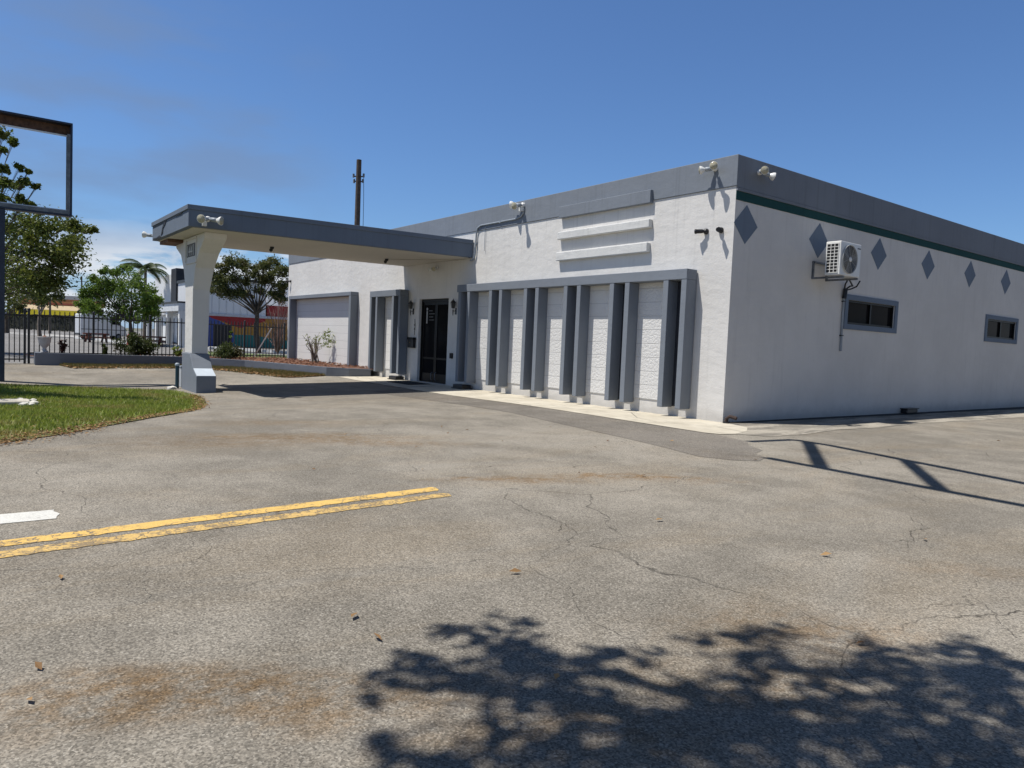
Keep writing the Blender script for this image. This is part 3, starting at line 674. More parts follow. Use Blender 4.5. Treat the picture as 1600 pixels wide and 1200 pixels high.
cam_bullet((-11.8, -1.5, CB - .012), (0, 0, -1), (.5, -.8, -.3), 'small black camera under the canopy nearer the door', .04)

o = empty('conduit', (-6.6, -.03, 4.95), 'grey bent conduit running from floodlight down to the canopy edge', 'conduit')
B0 = Vector((-6.6, -.03, 4.95))
MB().tube([Vector(p) - B0 for p in ((-6.72, -.045, 5.04), (-6.75, -.045, 4.92), (-6.86, -.045, 4.84), (-7.1, -.045, 4.80), (-8.75, -.045, 4.80), (-8.92, -.045, 4.75), (-8.98, -.045, 4.62), (-9.0, -.045, 4.0), (-9.04, -.045, 3.88), (-9.14, -.045, 3.82), (-9.25, -.045, 3.82))], .024, 8).build('pipe', PVC, o)
MB().tube([Vector(p) - B0 for p in ((-8.55, -.03, 4.79), (-8.55, -.035, 4.05))], .009, 6).build('cable', PVC, o)
for x, z in ((-7.8, 4.80), (-8.99, 4.3)): MB().box(Vector((x - .03, -.07, z - .03)) - B0, Vector((x + .03, -.0, z + .03)) - B0).build('clip', PVC, o)
o = empty('soffit_conduit', (-10.5, -.6, CB), 'thin conduit across the canopy soffit toward the wall', 'conduit')
MB().tube([(-1.3, -.9, -.03), (.2, .2, -.03), (.6, .55, -.03)], .007, 6).build('pipe', simple('soffit_pipe', (.36, .33, .28), .6), o)

# air conditioner
AC = empty('air_conditioner', (.70, 2.74, 3.13), 'white wall mounted air conditioner condenser with round fan grille', 'air conditioner')
W, D_, Hh = .84, .34, .74
MB().box((-D_, 0, .02), (0, W, Hh)).build('casing', WHITEP, AC, .018)
MB().box((-D_ + .03, -.004, .07), (-.05, .002, Hh - .05)).build('coil_backing', DARK, AC)
gr = MB()
for k in range(10): z = .075 + k * (Hh - .13) / 9; gr.box((-D_ + .02, -.014, z - .006), (-.04, -.0045, z + .006))
for k in range(4): x = -D_ + .035 + k * (D_ - .085) / 3; gr.box((x - .006, -.0135, .07), (x + .006, -.005, Hh - .05))
gr.build('side_grille', WHITEP, AC)
fy, fz = .355, .375
MB().lathe([(.30, 0), (.30, .004)], (.001, fy, fz), (1, 0, 0), 40).build('fan_opening', DARK, AC)
fb = MB()
for k in range(3):
    g = 2 * math.pi * k / 3 + .4; c, s = math.cos(g), math.sin(g)
    q = [(.06, -.04), (.27, -.12), (.285, .05), (.07, .06)]
    fb.add([(.007 + .01 * (i % 2), fy + a * c - b * s, fz + a * s + b * c) for i, (a, b) in enumerate(q)], [(0, 1, 2, 3)])
fb.build('fan_blade', simple('fan_plastic', (.12, .12, .12), .5), AC)
gg = MB()
for rr in [.045 + .0235 * k for k in range(12)]:
    gg.tube([(.028 - .00, fy + rr * math.cos(t * math.pi / 16), fz + rr * math.sin(t * math.pi / 16)) for t in range(33)], .0032, 4, cap=False)
for k in range(8):
    g = k * math.pi / 4; gg.tube([(.03, fy + .04 * math.cos(g), fz + .04 * math.sin(g)), (.028, fy + .304 * math.cos(g + .3), fz + .304 * math.sin(g + .3))], .004, 4)
gg.lathe([(.306, 0), (.306, .03), (.296, .03), (.296, .0)], (.001, fy, fz), (1, 0, 0), 40)
gg.build('fan_grille', simple('grille_grey', (.42, .42, .40), .5, .05), AC)
MB().lathe([(.052, 0), (.05, .01), (.03, .016)], (.026, fy, fz), (1, 0, 0), 20).build('fan_hub', WHITEP, AC)
MB().box((.001, .68, .63), (.004, .81, .655)).build('badge', simple('badge_dark', (.06, .06, .07), .4), AC)
br = MB()
for y in (.13, .70): br.beam((-.70, y, -.012), (.03, y, -.012), .045, .04); br.beam((-.68, y, -.03), (-.68, y, .36), .04, .04)
br.beam((-.68, .1, .34), (-.68, .74, .34), .04)
br.build('bracket', STEEL, AC)
MB().box((-.18, .66, .36), (-.06, .86, .50)).build('service_cover', WHITEP, AC)
o = empty('drain_pipe', (.03, 4.22, 1.55), 'thin pale pipe running down the side wall below the air conditioner', 'pipe')
MB().tube([(0, 0.02, 0), (0, 0, .6), (0, 0, 1.28), (0.02, -.02, 1.45)], .026, 8).build('pipe', PVC, o)
hs = MB()
for q in ([(.0, -.02, 1.40), (.15, -.02, 1.50), (.35, -.3, 1.47), (.4, -.55, 1.58)], [(.0, -.0, 1.40), (.1, .1, 1.44), (.2, .16, 1.5), (.35, .0, 1.60)], [(.0, -.02, 1.3), (.03, -.03, 1.55), (.2, -.25, 1.62)]): hs.tube(q, .018, 6)
hs.build('hose', BLACK, o)
MB().tube([(0.03, -.03, 1.22), (.03, .0, 1.44)], .05, 8).build('valve', BLACK, o)
for z in (.36, 1.15): MB().box((-.03, -.04, z - .012), (.035, .04, z + .012)).build('clip', BLACK, o)

# lanterns by the door
def lantern(loc, label):
    o = empty('wall_lantern', loc, label, 'lantern', 'wall lanterns by the door'); o.scale = (.66, .66, .66)
    b = MB(); b.box((-.05, -.03, -.30), (.05, 0, .0)); b.tube([(0, -.03, -.1), (0, -.1, -.16), (0, -.17, -.12), (0, -.17, -.02)], .014, 8); b.lathe([(.012, -.36), (.02, -.3), (.03, -.1)], (0, -.17, 0), (0, 0, 1), 8)
    b.build('bracket', BLACK, o)
    c = MB()
    for k in range(6):
        g = k * math.pi / 3; c.beam((.075 * math.cos(g), -.17 + .075 * math.sin(g), 0), (.115 * math.cos(g), -.17 + .115 * math.sin(g), .24), .016)
    c.lathe([(.07, -.02), (.085, 0), (.07, .012)], (0, -.17, 0), (0, 0, 1), 6); c.lathe([(.15, .235), (.14, .26), (.05, .35), (.02, .37), (.025, .40), (.005, .43)], (0, -.17, 0), (0, 0, 1), 6)
    c.build('cage', BLACK, o)
    MB().lathe([(.066, .012), (.106, .234)], (0, -.17, 0), (0, 0, 1), 6).build('lantern_glass', simple('frosted_glass', (.06, .06, .055), .3), o)
lantern((-12.66, -.0, 2.44), 'black coach lantern on the wall to the left of the door')
lantern((-10.0, -.0, 2.42), 'black coach lantern on the wall to the right of the door')
o = empty('house_number_sign', (-12.55, 0, 1.6), 'dark house number digits stacked on the wall below the lantern', 'house number')
for k, ch in enumerate('1441'): text('digit', ch, .19, BLACK, o, Matrix.Translation((.02, -.012, .36 - k * .135)) @ FRONT)
o = empty('mailbox', (-12.62, 0, 1.12), 'dark square mailbox on the wall left of the door', 'mailbox')
MB().box((-.19, -.11, 0), (.19, 0, .34)).build('box', BLACK, o, .01); MB().box((-.195, -.125, .27), (.195, .0, .35)).build('lid', BRONZE, o, .01); MB().box((-.05, -.114, .16), (.0, -.1105, .19)).build('lock', simple('brass', (.3, .18, .06), .4, metal=.6), o)
o = empty('keypad', (-10.15, 0, .86), 'small black keypad box on the wall right of the door', 'keypad')
MB().box((-.07, -.05, 0), (.07, 0, .17)).build('housing', BLACK, o, .008); MB().box((-.05, -.056, .02), (.05, -.0505, .15)).build('buttons', RUBBER, o)
def low_box(loc, label):
    o = empty('ground_light', loc, label, 'ground light', 'black boxes on the ground under the fins')
    MB().box((-.26, -.16, 0), (.26, .16, .12)).build('housing', BLACK, o, .02); MB().box((-.2, -.11, .1205), (.2, .11, .128)).build('lens', GLASS, o); MB().box((-.3, -.19, 0), (.3, .19, .02)).build('foot', BLACK, o)
low_box((-13.28, -.24, G(-13.3, -.2) + .01), 'black box light on the ground under the fins left of the door')
low_box((-9.15, -.24, G(-9.15, -.2) + .01), 'black box light on the ground under the fins right of the door')
o = empty('door_mat', (-11.7, -.62, G(-11.7, -.6) + .012), 'black rubber mat lying on the concrete before the door', 'mat')
m_ = MB(); m_.box((-.75, -.42, 0), (.75, .42, .012)); mt = m_.build('rubber_sheet', RUBBER, o, .005)
rb = MB()
for k in range(12): rb.box((-.7, -.38 + k * .066, .0125), (.7, -.36 + k * .066, .017))
rb.build('rib', RUBBER, mt)
o = empty('utility_box', (.06, 7.75, .0), 'dark utility box at the foot of the side wall', 'box')
MB().box((-.05, -.3, .02), (.12, .3, .13)).build('housing', BLACK, o, .02); MB().box((-.05, -.33, .13), (.14, .33, .15)).build('lid', BLACK, o)
o = empty('broken_pipe', (.1, -.02, .0), 'broken rusty pipe stub at the foot of the building corner', 'pipe')
MB().tube([(0, 0, 0), (.0, 0, .1), (.06, .02, .15), (.2, .05, .12)], .035, 10).build('pipe', simple('dark_rust', (.04, .025, .02), .9, .4), o); MB().lathe([(.07, 0), (.07, .03)], (0, 0, .01), (0, 0, 1), 12).build('flange', BLACK, o)

# pedestal and pipe beside the column
o = empty('standpipe', (-12.60, -7.37, G(-12.6, -7.4)), 'dark teal standpipe with white cap beside the column base', 'pipe')
MB().tube([(0, 0, -.1), (0, 0, .66)], .05, 12).build('pipe', TEAL, o); MB().lathe([(.06, .63), (.065, .66), (.06, .69), (.03, .71)], (0, 0, 0), (0, 0, 1), 14).build('cap', simple('cap_grey', (.33, .38, .42), .5), o)
o = empty('meter_box', (-13.05, -7.08, G(-13.1, -7.1)), 'grey utility pedestal standing behind the teal standpipe', 'meter box')
MB().box((-.14, -.12, 0), (.14, .12, .55)).build('housing', simple('pedestal_grey', (.4, .42, .43), .6), o, .015); MB().box((-.155, -.135, .55), (.155, .135, .60)).build('lid', PVC, o, .01)

def rock(name, loc, s, label, group=None, seed=0, mat=STONE):
    bm = bmesh.new(); bmesh.ops.create_icosphere(bm, subdivisions=2, radius=1); rr = random.Random(seed)
    for v_ in bm.verts: v_.co *= 1 + rr.uniform(-.2, .2); v_.co = Vector((v_.co.x * s[0], v_.co.y * s[1], (v_.co.z * s[2])))
    me = bpy.data.meshes.new(name); bm.to_mesh(me); bm.free(); me.materials.append(mat)
    o = bpy.data.objects.new(name, me); scn.collection.objects.link(o); o.location = loc; return setp(o, label, 'stone', group)
g = gnd(268, 608); rock('stone', (g.x, g.y, g.z + .03), (.09, .12, .06), 'white stone lying on the lawn near the column base', None, 3)
g = gnd(14, 633); o = empty('concrete_slab', (g.x, g.y, g.z + .01), 'broken pale concrete slab lying in the grass at the left edge', 'slab')
MB().box((-.35, -2.2, 0), (.25, .35, .09)).build('slab', CONC, o, .03)
for k in range(16):
    g = gnd(28 + rng.random() * 28, 629 + rng.random() * 9); s = rng.uniform(.035, .075)
    rock('stone', (g.x, g.y, g.z + .05), (s, s * 1.2, s * .7), 'small white rubble stone beside the broken slab', 'rubble stones by the slab', 20 + k)

# ------------------------------------------------------------------ left sign frame
SG = empty('pylon_sign', (-15.0, -11.29, G(-15, -11.3)), 'tall navy pole sign with an empty rectangular frame', 'sign')
zb = SG.location.z; y0, y1, z0, z1 = -3.4, 1.62, 4.41 - zb, 6.97 - zb
fr = MB()
for a, b in (((y0, z1 - .05), (y1, z1)), ((y0, z0), (y1, z0 + .05)), ((y0, z0 + .05), (y0 + .05, z1 - .05)), ((y1 - .05, z0 + .05), (y1, z1 - .05))): fr.box((-.15, a[0], a[1]), (.15, b[0], b[1]))
fr.build('frame', NAVY, SG, .006)
MB().box((-.145, y0 + .06, z1 - .30), (-.12, y1 - .051, z1 - .051)).build('inner_lining', RUST, SG)
lp = MB()
for x in (-.11, .135):
    for a, b in (((y0 + .06, z0 + .055), (y1 - .06, z0 + .15)), ((y1 - .13, z0 + .15), (y1 - .055, z1 - .31))): lp.box((x - .012, a[0], a[1]), (x + .012, b[0], b[1]))
lp.build('retainer', STEEL, SG)
ch = MB(); ch.box((-.1, y0 + .1, z1 - .345), (-.07, y1 - .1, z1 - .305)); ch.box((-.09, y0 + .1, z0 + .155), (-.06, y1 - .1, z0 + .20)); ch.build('lamp_channel', simple('lamp_channel', (.75, .75, .75), .4), SG)
MB().box((-.11, -.13, -.2), (.11, .09, z0)).build('pole', NAVY, SG); MB().box((-.115, -.135, z0 - .35), (.115, .095, z0 - .01)).build('collar', NAVY, SG)

# ------------------------------------------------------------------ planter, soil, fence
PW = [(-21.35, -10.05), (-20.22, -10.1), (-20.2, -9.5), (-20.35, -8.2), (-20.75, -6.6), (-20.9, -5.7), (-20.5, -4.6), (-19.4, -3.45), (-17.7, -2.55), (-16.6, -2.1), (-15.7, -1.7), (-15.25, -1.1), (-15.1, -.345)]
PWT = [.42, .42, .42, .40, .38, .37, .35, .33, .30, .29, .28, .27, .26]
pw = MB(); v = []; fs = []
for i, (x, y) in enumerate(PW):
    a = Vector(PW[max(0, i - 1)]); b = Vector(PW[min(len(PW) - 1, i + 1)]); t = (b - a).normalized(); nn = Vector((-t.y, t.x)); c = Vector((x, y)); 
    for s, z in ((-.1, -.2), (-.1, PWT[i]), (.1, PWT[i]), (.1, -.2)): q = c + nn * s; v.append((q.x, q.y, z))
for i in range(len(PW) - 1):
    for k in range(4): fs.append((i * 4 + k, i * 4 + (k + 1) % 4, i * 4 + 4 + (k + 1) % 4, i * 4 + 4 + k))
fs += [(0, 1, 2, 3), tuple(4 * (len(PW) - 1) + k for k in (3, 2, 1, 0))]
pw.add(v, fs); o = pw.build('planter_wall', PLANTW); setp(o, 'low curved grey planter wall in front of the fence', 'wall')
soil = PW + [(-15.1, 0), (-24.6, 0), (-25.2, .4), (-21.6, -10.4)]
so_ = sheet('planting_bed', soil, .0, MULCH, .7)
for vv in so_.data.vertices: vv.co.z = .25 + rng.uniform(-.02, .05)
sp = []
for k in range(5200):
    x = rng.uniform(-24.8, -15.2); y = rng.uniform(-10.4, 0)
    if inside(soil, x, y): sp.append((x, y, .27 + rng.random() * .04))
flakes('mulch_chips', sp, leaf_mat('mulch_chips', (.09, .035, .022), (.30, .15, .085), None, .1, .9), 'reddish brown mulch and dry leaves in the planting bed', 'mulch', .03, .08)
sp = []; tuft = []
for k in range(19000):
    i = rng.randrange(2, len(PW) - 3); t = rng.random(); a, b = PW[i], PW[i + 1]; L = math.dist(a, b); nx, ny = (b[1] - a[1]) / L, -(b[0] - a[0]) / L
    o_ = .13 + abs(rng.gauss(0, .85)); x = a[0] + (b[0] - a[0]) * t + nx * o_; y = a[1] + (b[1] - a[1]) * t + ny * o_
    if o_ > 1.9: continue
    (sp if rng.random() < .66 else tuft).append((x, y, G(x, y) + .006))
flakes('leaf_litter', sp, LEAF_DEAD, 'dry leaf litter along the foot of the low planter wall', 'leaves', .04, .09)
v = []; fc = []
for (x, y, z) in tuft:
    for k in range(3):
        a = rng.uniform(0, 6.28); w = .012; h = rng.uniform(.04, .13); x1 = x + rng.uniform(-.06, .06); y1 = y + rng.uniform(-.06, .06); b = len(v)
        v += [(x1 - w * math.cos(a), y1 - w * math.sin(a), z), (x1 + w * math.cos(a), y1 + w * math.sin(a), z), (x1 + rng.uniform(-.05, .05), y1 + rng.uniform(-.05, .05), z + h)]; fc.append((b, b + 1, b + 2))
me = bpy.data.meshes.new('weed_tufts'); me.from_pydata(v, [], fc); me.materials.append(leaf_mat('weed_blades', (.09, .09, .025), (.20, .17, .06))); o = bpy.data.objects.new('weed_tufts', me); scn.collection.objects.link(o); setp(o, 'yellowing grass tufts along the foot of the planter wall', 'grass', None, 'stuff')

def fence(a, b, zb, zt, nb, label):
    a = Vector((*a, 0)); b = Vector((*b, 0)); o = empty('metal_fence', (a.x, a.y, 0), label, 'fence'); t = (b - a).normalized(); L = (b - a).length; bay = L / nb
    for k in range(nb + 1):
        p = t * (bay * k); q = MB(); q.box((p.x - .035, p.y - .035, zb - .3), (p.x + .035, p.y + .035, zt + .02)); q.lathe([(.045, zt + .02), (.05, zt + .04), (.01, zt + .07)], (p.x, p.y, 0), (0, 0, 1), 8); q.build('post', BLACK, o)
    for k in range(nb):
        q = MB(); p0 = t * (bay * k + .04); p1 = t * (bay * (k + 1) - .04)
        for z in (zb + .09, zt - .18): q.beam((p0.x, p0.y, z), (p1.x, p1.y, z), .035, .045)
        n_ = int(bay / .155)
        for i in range(1, n_):
            c = t * (bay * k + bay * i / n_); q.box((c.x - .015, c.y - .015, zb), (c.x + .015, c.y + .015, zt - .03)); q.lathe([(.0175, zt - .03), (.001, zt + .03)], (c.x, c.y, 0), (0, 0, 1), 4)
        q.build('picket_panel', BLACK, o)
fence((-21.30, -10.30), (-24.72, -.12), .28, 1.86, 5, 'black metal picket fence behind the planting bed')
fence((-19.9, -14.6), (-21.25, -10.42), .06, 1.84, 2, 'black metal picket gate section standing on the ground at the far left')

# urn on the wall
g = Vector((-20.75, -9.88, .42)); o = empty('urn_planter', g, 'pale grey urn planter on the end of the low wall', 'urn'); o.scale = (.78, .78, .9)
MB().lathe([(.15, 0), (.15, .05), (.09, .08), (.075, .16), (.10, .20), (.20, .30), (.245, .43), (.25, .54), (.285, .57), (.285, .60), (.24, .60), (.22, .52)], (0, 0, 0), (0, 0, 1), 24).build('bowl', simple('urn_cement', (.42, .41, .40), .85, .12, 6, .3), o)
MB().lathe([(.21, .50), (.20, .55), (.08, .60), (.02, .66)], (0, 0, 0), (0, 0, 1), 12).build('soil', MULCH, o)

# ------------------------------------------------------------------ vegetation builders
def leaf_mesh(cs, size, rr, up=.45, asp=.5, jitter=.35):
    """cs: list of leaf positions -> folded diamond leaves"""
    n = len(cs); c = np.array(cs, float); g = np.random.default_rng(rr.randrange(1 << 30))
    nrm = g.normal(size=(n, 3)); nrm[:, 2] += up * 2; nrm /= np.linalg.norm(nrm, axis=1)[:, None]
    t = g.normal(size=(n, 3)); t -= nrm * (t * nrm).sum(1)[:, None]; t /= np.linalg.norm(t, axis=1)[:, None]; w = np.cross(nrm, t)
    s = size * (1 + jitter * g.uniform(-1, 1, size=(n, 1)))
    v = np.stack([c - t * s, c + w * s * asp + nrm * s * .18, c + t * s, c - w * s * asp + nrm * s * .18], 1).reshape(-1, 3)
    return v, np.arange(4 * n).reshape(n, 4)
def leaves_obj(name, cs, size, mat, parent, rr, loc, **kw):
    v, fc = leaf_mesh(cs, size, rr, **kw); v = v - np.array(loc)
    me = bpy.data.meshes.new(name); me.from_pydata(v.tolist(), [], fc.tolist()); me.materials.append(mat)
    o = bpy.data.objects.new(name, me); scn.collection.objects.link(o); o.parent = parent; return o
def clump(c, r, n, rr, flat=.75):
    out_ = []
    for _ in range(n):
        q = Vector((rr.gauss(0, 1), rr.gauss(0, 1), rr.gauss(0, 1))) * .52
        out_.append((c[0] + q.x * r, c[1] + q.y * r, c[2] + q.z * r * flat))
    return out_
def tree(base, fork, lumps, n, leaf, lmat, bmat, label, tr=.16, seed=1, group=None, cat='tree', sub=5, flat=.75, trunk_pts=None, up=.45, name='leafy_tree'):
    rr = random.Random(seed); base = Vector(base); o = empty(name, base, label, cat, group); fork = Vector(fork)
    tb = MB(); mid = base.lerp(fork, .5) + Vector((rr.uniform(-.1, .1), rr.uniform(-.1, .1), 0)) * (fork - base).length * .4
    tb.tube([Vector((0, 0, -.2)), Vector((0, 0, .1)), mid - base, fork - base], [tr * 1.35, tr * 1.1, tr * .9, tr * .75], 10)
    lv = []
    for (lx, ly, lz, lr) in lumps:
        q_ = min(1.0, max(.22, lr / .8)); c = Vector((lx, ly, lz)); s0 = fork.lerp(base, rr.uniform(0, .12)); k1 = s0.lerp(c, .45) + Vector((rr.uniform(-.3, .3), rr.uniform(-.3, .3), rr.uniform(.0, .35))) * lr
        tb.tube([s0 - base, s0.lerp(k1, .5) + Vector((0, 0, .1 * lr)) - base, k1 - base, k1.lerp(c, .6) - base, c - base], [tr * .5 * q_, tr * .42 * q_, tr * .30 * q_, tr * .17 * q_, tr * .07 * q_], 6)
        for _ in range(sub):
            d_ = Vector((rr.uniform(-1, 1), rr.uniform(-1, 1), rr.uniform(-.7, .9))).normalized(); e = c + Vector((d_.x, d_.y, d_.z * flat)) * lr * rr.uniform(.3, 1.25)
            tb.tube([k1.lerp(c, .7) - base, c.lerp(e, .5) + Vector((0, 0, .06 * lr)) - base, e - base], [tr * .12 * q_, tr * .08 * q_, tr * .03 * q_], 4)
            lv += clump(e, lr * rr.uniform(.3, .75), int(n / sub * rr.uniform(.4, 1.6) * (1 if lr > .5 else .25 + lr)), rr, flat)
    tb.build('trunk', bmat, o, recalc=False); leaves_obj('crown', lv, leaf, lmat, o, rr, base, up=up); return o
def pl(lst, dep, rr, jit):       # (px, py, radius m) -> lumps at about that distance
    out_ = []
    for px, py, rad in lst: q = P(px, py, dep + rr.uniform(-jit, jit)); out_.append((q.x, q.y, q.z, rad))
    return out_
RR = random.Random(11)

# large tree on the far left
lst = [(4, 212, .22), (20, 222, .16), (3, 232, .2), (30, 262, .16), (6, 264, .24), (44, 268, .12), (12, 288, .34), (38, 284, .24), (58, 292, .14), (28, 290, .2), (6, 312, .35), (38, 316, .28), (62, 334, .2),
       (10, 350, 1.0), (40, 352, .8), (75, 358, .7), (105, 352, .45), (130, 358, .3), (142, 358, .2), (20, 385, 1.2), (60, 390, 1.1), (95, 385, .8), (118, 378, .5), (30, 420, 1.2), (70, 420, 1.0), (100, 412, .6), (20, 450, 1.1), (55, 455, .8), (80, 440, .5),
       (-62, 255, 1.0), (-55, 325, 1.5), (-50, 390, 2.0), (-20, 430, 1.5), (-60, 450, 1.8), (-90, 350, 2), (-40, 200, .9)]
b = P(-75, 530, 33); tree((b.x, b.y, -.05), P(-70, 470, 33), pl(lst, 32, RR, 2.2), 820, .085, LEAF_OLIVE, BARK, 'large olive green tree beyond the fence with long side sprays', .2, 3, 'trees beyond the fence', sub=9)
# paler trees behind it
lst = [(70, 420, 1.6), (78, 450, 1.5), (40, 440, 1.8), (60, 465, 1.3), (88, 455, .9)]
b = P(62, 512, 80); tree((b.x, b.y, 0), P(62, 490, 80), pl(lst, 80, RR, 2), 220, .2, LEAF_PALE, BARKP, 'thin pale tree far behind the large olive tree', .2, 4, 'trees beyond the fence')
lst = [(12, 455, 2.0), (20, 470, 2.2), (5, 485, 2.2), (28, 483, 1.2)]
b = P(10, 512, 95); tree((b.x, b.y, 0), P(10, 498, 95), pl(lst, 95, RR, 2), 300, .25, LEAF_DARK, BARK, 'dark bushy tree beside the sign pole far behind the fence', .25, 5, 'trees beyond the fence')
# green tree in front of the white building
lst = [(150, 440, .9), (135, 462, .7), (130, 478, .6), (165, 458, 1.1), (185, 450, 1.0), (205, 440, 1.0), (180, 425, .6), (172, 475, 1.1), (200, 470, 1.2), (222, 455, .9), (225, 475, .9), (238, 470, .6), (215, 492, .9), (190, 490, .8), (150, 485, .8), (232, 492, .7), (160, 425, .3), (200, 420, .4), (145, 455, .6), (240, 488, .4)]
b = P(205, 533, 58); tree((b.x, b.y, 0), P(203, 500, 58), pl(lst, 58, RR, 1.4), 850, .105, LEAF_BRIGHT, BARK, 'bright green spreading tree in front of the white building', .15, 6, 'trees beyond the fence', sub=9)
# dark tree right of the column
lst = [(345, 420, .7), (360, 412, .7), (340, 440, .6), (375, 415, .55), (362, 435, .7), (378, 440, .7), (395, 420, .5), (412, 415, .6), (425, 412, .6), (440, 425, .6), (430, 432, .6), (442, 448, .6), (415, 440, .6), (350, 455, .55), (370, 458, .6), (385, 460, .5), (405, 455, .45), (430, 460, .6), (336, 455, .5), (440, 468, .4), (400, 432, .5)]
b = P(404, 538, 52); tree((b.x, b.y, 0), P(402, 487, 52), pl(lst, 52, RR, 1.6), 800, .085, LEAF_DARK, BARK, 'dark spreading tree before the painted mural wall', .19, 7, 'trees beyond the fence', sub=9)
# bare reddish shrub by the building corner
b = P(434, 545, 46); o = empty('bare_tree', (b.x, b.y, 0), 'bare reddish twiggy tree close to the building corner', 'tree', 'trees beyond the fence'); tb = MB(); rr = random.Random(8)
for k in range(46):
    e = P(434 + rr.uniform(-26, 30), 480 + rr.uniform(-18, 45), 46 + rr.uniform(-1.4, 1.4)) - Vector(o.location); m_ = Vector((e.x * .35, e.y * .35, e.z * .55)); tb.tube([(0, 0, .1), m_, e.lerp(m_, .4) + Vector((0, 0, .1)), e], [.03, .02, .013, .005], 4)
    for j in range(4):
        q = e.lerp(m_, rr.random() * .7); tb.tube([q, q + Vector((rr.uniform(-.6, .6), rr.uniform(-.6, .6), rr.uniform(-.1, .6)))], [.008, .003], 3)
tb.build('branches', simple('reddish_twigs', (.17, .10, .085), .9, .25), o, recalc=False)

def palm(base, h, nf, L, label, seed, lean=(0, 0), tr=.16):
    rr = random.Random(seed); o = empty('palm_tree', base, label, 'palm', 'trees beyond the fence'); top = Vector((lean[0], lean[1], h))
    MB().tube([(0, 0, -.1), Vector((lean[0] * .3, lean[1] * .3, h * .5)), top], [tr * 1.3, tr, tr * .85], 10).build('trunk', BARKP, o)
    for k in range(nf):
        a = 2 * math.pi * k / nf + rr.uniform(-.2, .2); e0 = rr.uniform(.05, 1.25); fr = MB(); pts = []; ln = L * rr.uniform(.85, 1.1)
        for i in range(9):
            t = i / 8; el_ = e0 - t * (1.5 + .3 * e0); 
            pts.append(top if i == 0 else pts[-1] + Vector((math.cos(a) * math.cos(el_), math.sin(a) * math.cos(el_), math.sin(el_))) * ln / 8)
        fr.tube(pts, [.035, .03, .028, .025, .02, .018, .014, .01, .006], 4)
        side = Vector((-math.sin(a), math.cos(a), 0))
        for i in range(26):
            t = .12 + .87 * i / 26; x = t * 8; j = min(7, int(x)); p = pts[j].lerp(pts[j + 1], x - j); tg = (pts[j + 1] - pts[j]).normalized(); ll = ln * .30 * math.sin(math.pi * (.18 + .78 * t))
            for s in (-1, 1):
                tip = p + (side * s * .85 + tg * .55 + Vector((0, 0, -.45))).normalized() * ll; w_ = tg * .045 * L / 2.5
                fr.add([p - w_, p + w_, tip], [(0, 1, 2)])
        fr.build('frond', LEAF_PALM, o, recalc=False)
b = P(226, 528, 78); t_ = P(228, 423, 78); palm((b.x, b.y, 0), t_.z, 17, 3.2, 'tall palm rising behind the bright green tree', 2)
b = P(78, 512, 110); t_ = P(75, 467, 110); palm((b.x, b.y, 0), t_.z, 14, 2.4, 'short palm in front of the yellow awning', 5)

def bush(base, rx, h, n, leaf, mat, label, seed, name='shrub', stems=14):
    rr = random.Random(seed); base = Vector(base); o = empty(name, base, label, 'shrub'); lv = []; tb = MB()
    for k in range(stems):
        a = rr.uniform(0, 6.28); q = rr.random() ** .5; e = base + Vector((math.cos(a) * q * rx, math.sin(a) * q * rx, h * rr.uniform(.45, 1.0) * (1 - .35 * q * q)))
        tb.tube([(0, 0, -.05), (e - base) * .5 + Vector((0, 0, .05 * h)), e - base], [.018, .013, .006], 4); lv += clump(e, rx * .36, n // stems, rr, .9); lv += clump(base.lerp(e, .6), rx * .3, n // stems // 2, rr, .9)
    tb.build('stems', BARK, o, recalc=False); leaves_obj('foliage', lv, leaf, mat, o, rr, base, up=.3); return o
b = P(213, 557, 28.0); bush((b.x, b.y, .28), .62, .82, 1900, .05, LEAF_BUSH, 'wide dark green bush in the planting bed left of the column', 1)
b = P(356, 563, 29.2); bush((b.x, b.y, .27), .50, .62, 1700, .045, LEAF_BUSH, 'rounded olive bush in the planting bed right of the column', 2)
b = P(360, 558, 29.6); bush((b.x, b.y, .27), .12, 1.2, 160, .05, LEAF_BRIGHT, 'slender young plant rising behind the rounded olive bush', 9, 'young_plant', 4)
b = P(96, 553, 25.8); bush((b.x, b.y, .3), .15, .72, 150, .055, LEAF_RED, 'dark red leaved croton shrub against the fence', 3, 'croton_shrub', 9)
b = P(164, 556, 26.8); bush((b.x, b.y, .28), .12, .5, 90, .06, LEAF_BUSH, 'small dark sapling against the fence near the bush', 4, 'sapling', 5)
b = P(277, 556, 28.4); bush((b.x, b.y, .28), .18, .5, 90, .08, LEAF_YEL, 'small yellow green plant just left of the column', 5, 'small_plant', 6)
rr = random.Random(12); b = P(493, 567, 29.6); o = empty('leggy_shrub', (b.x, b.y, .26), 'leggy half bare shrub with yellow green leaves before the far panel', 'shrub'); tb = MB(); lv = []
for k in range(13):
    e = Vector((rr.uniform(-.6, .42) * .7, rr.uniform(-.6, .42) * .8, rr.uniform(.6, 1.3))); tb.tube([(rr.uniform(-.12, .12), rr.uniform(-.12, .12), 0), e * .5 + Vector((0, 0, .12)), e], [.028, .02, .007], 5)
    for j in range(3): q = e * rr.uniform(.5, .95); q2 = q + Vector((rr.uniform(-.2, .2), rr.uniform(-.2, .2), rr.uniform(.05, .3))); tb.tube([q, q2], [.01, .004], 4); lv += clump(Vector(o.location) + q2, .05, 1, rr)
    if k % 3 == 0: lv += clump(Vector(o.location) + e, .09, 4, rr)
for c in ((.28, .36, 1.25), (.22, .3, 1.05), (.34, .42, .95), (.26, .34, .8)): lv += clump(Vector(o.location) + Vector(c), .19, 40, rr)
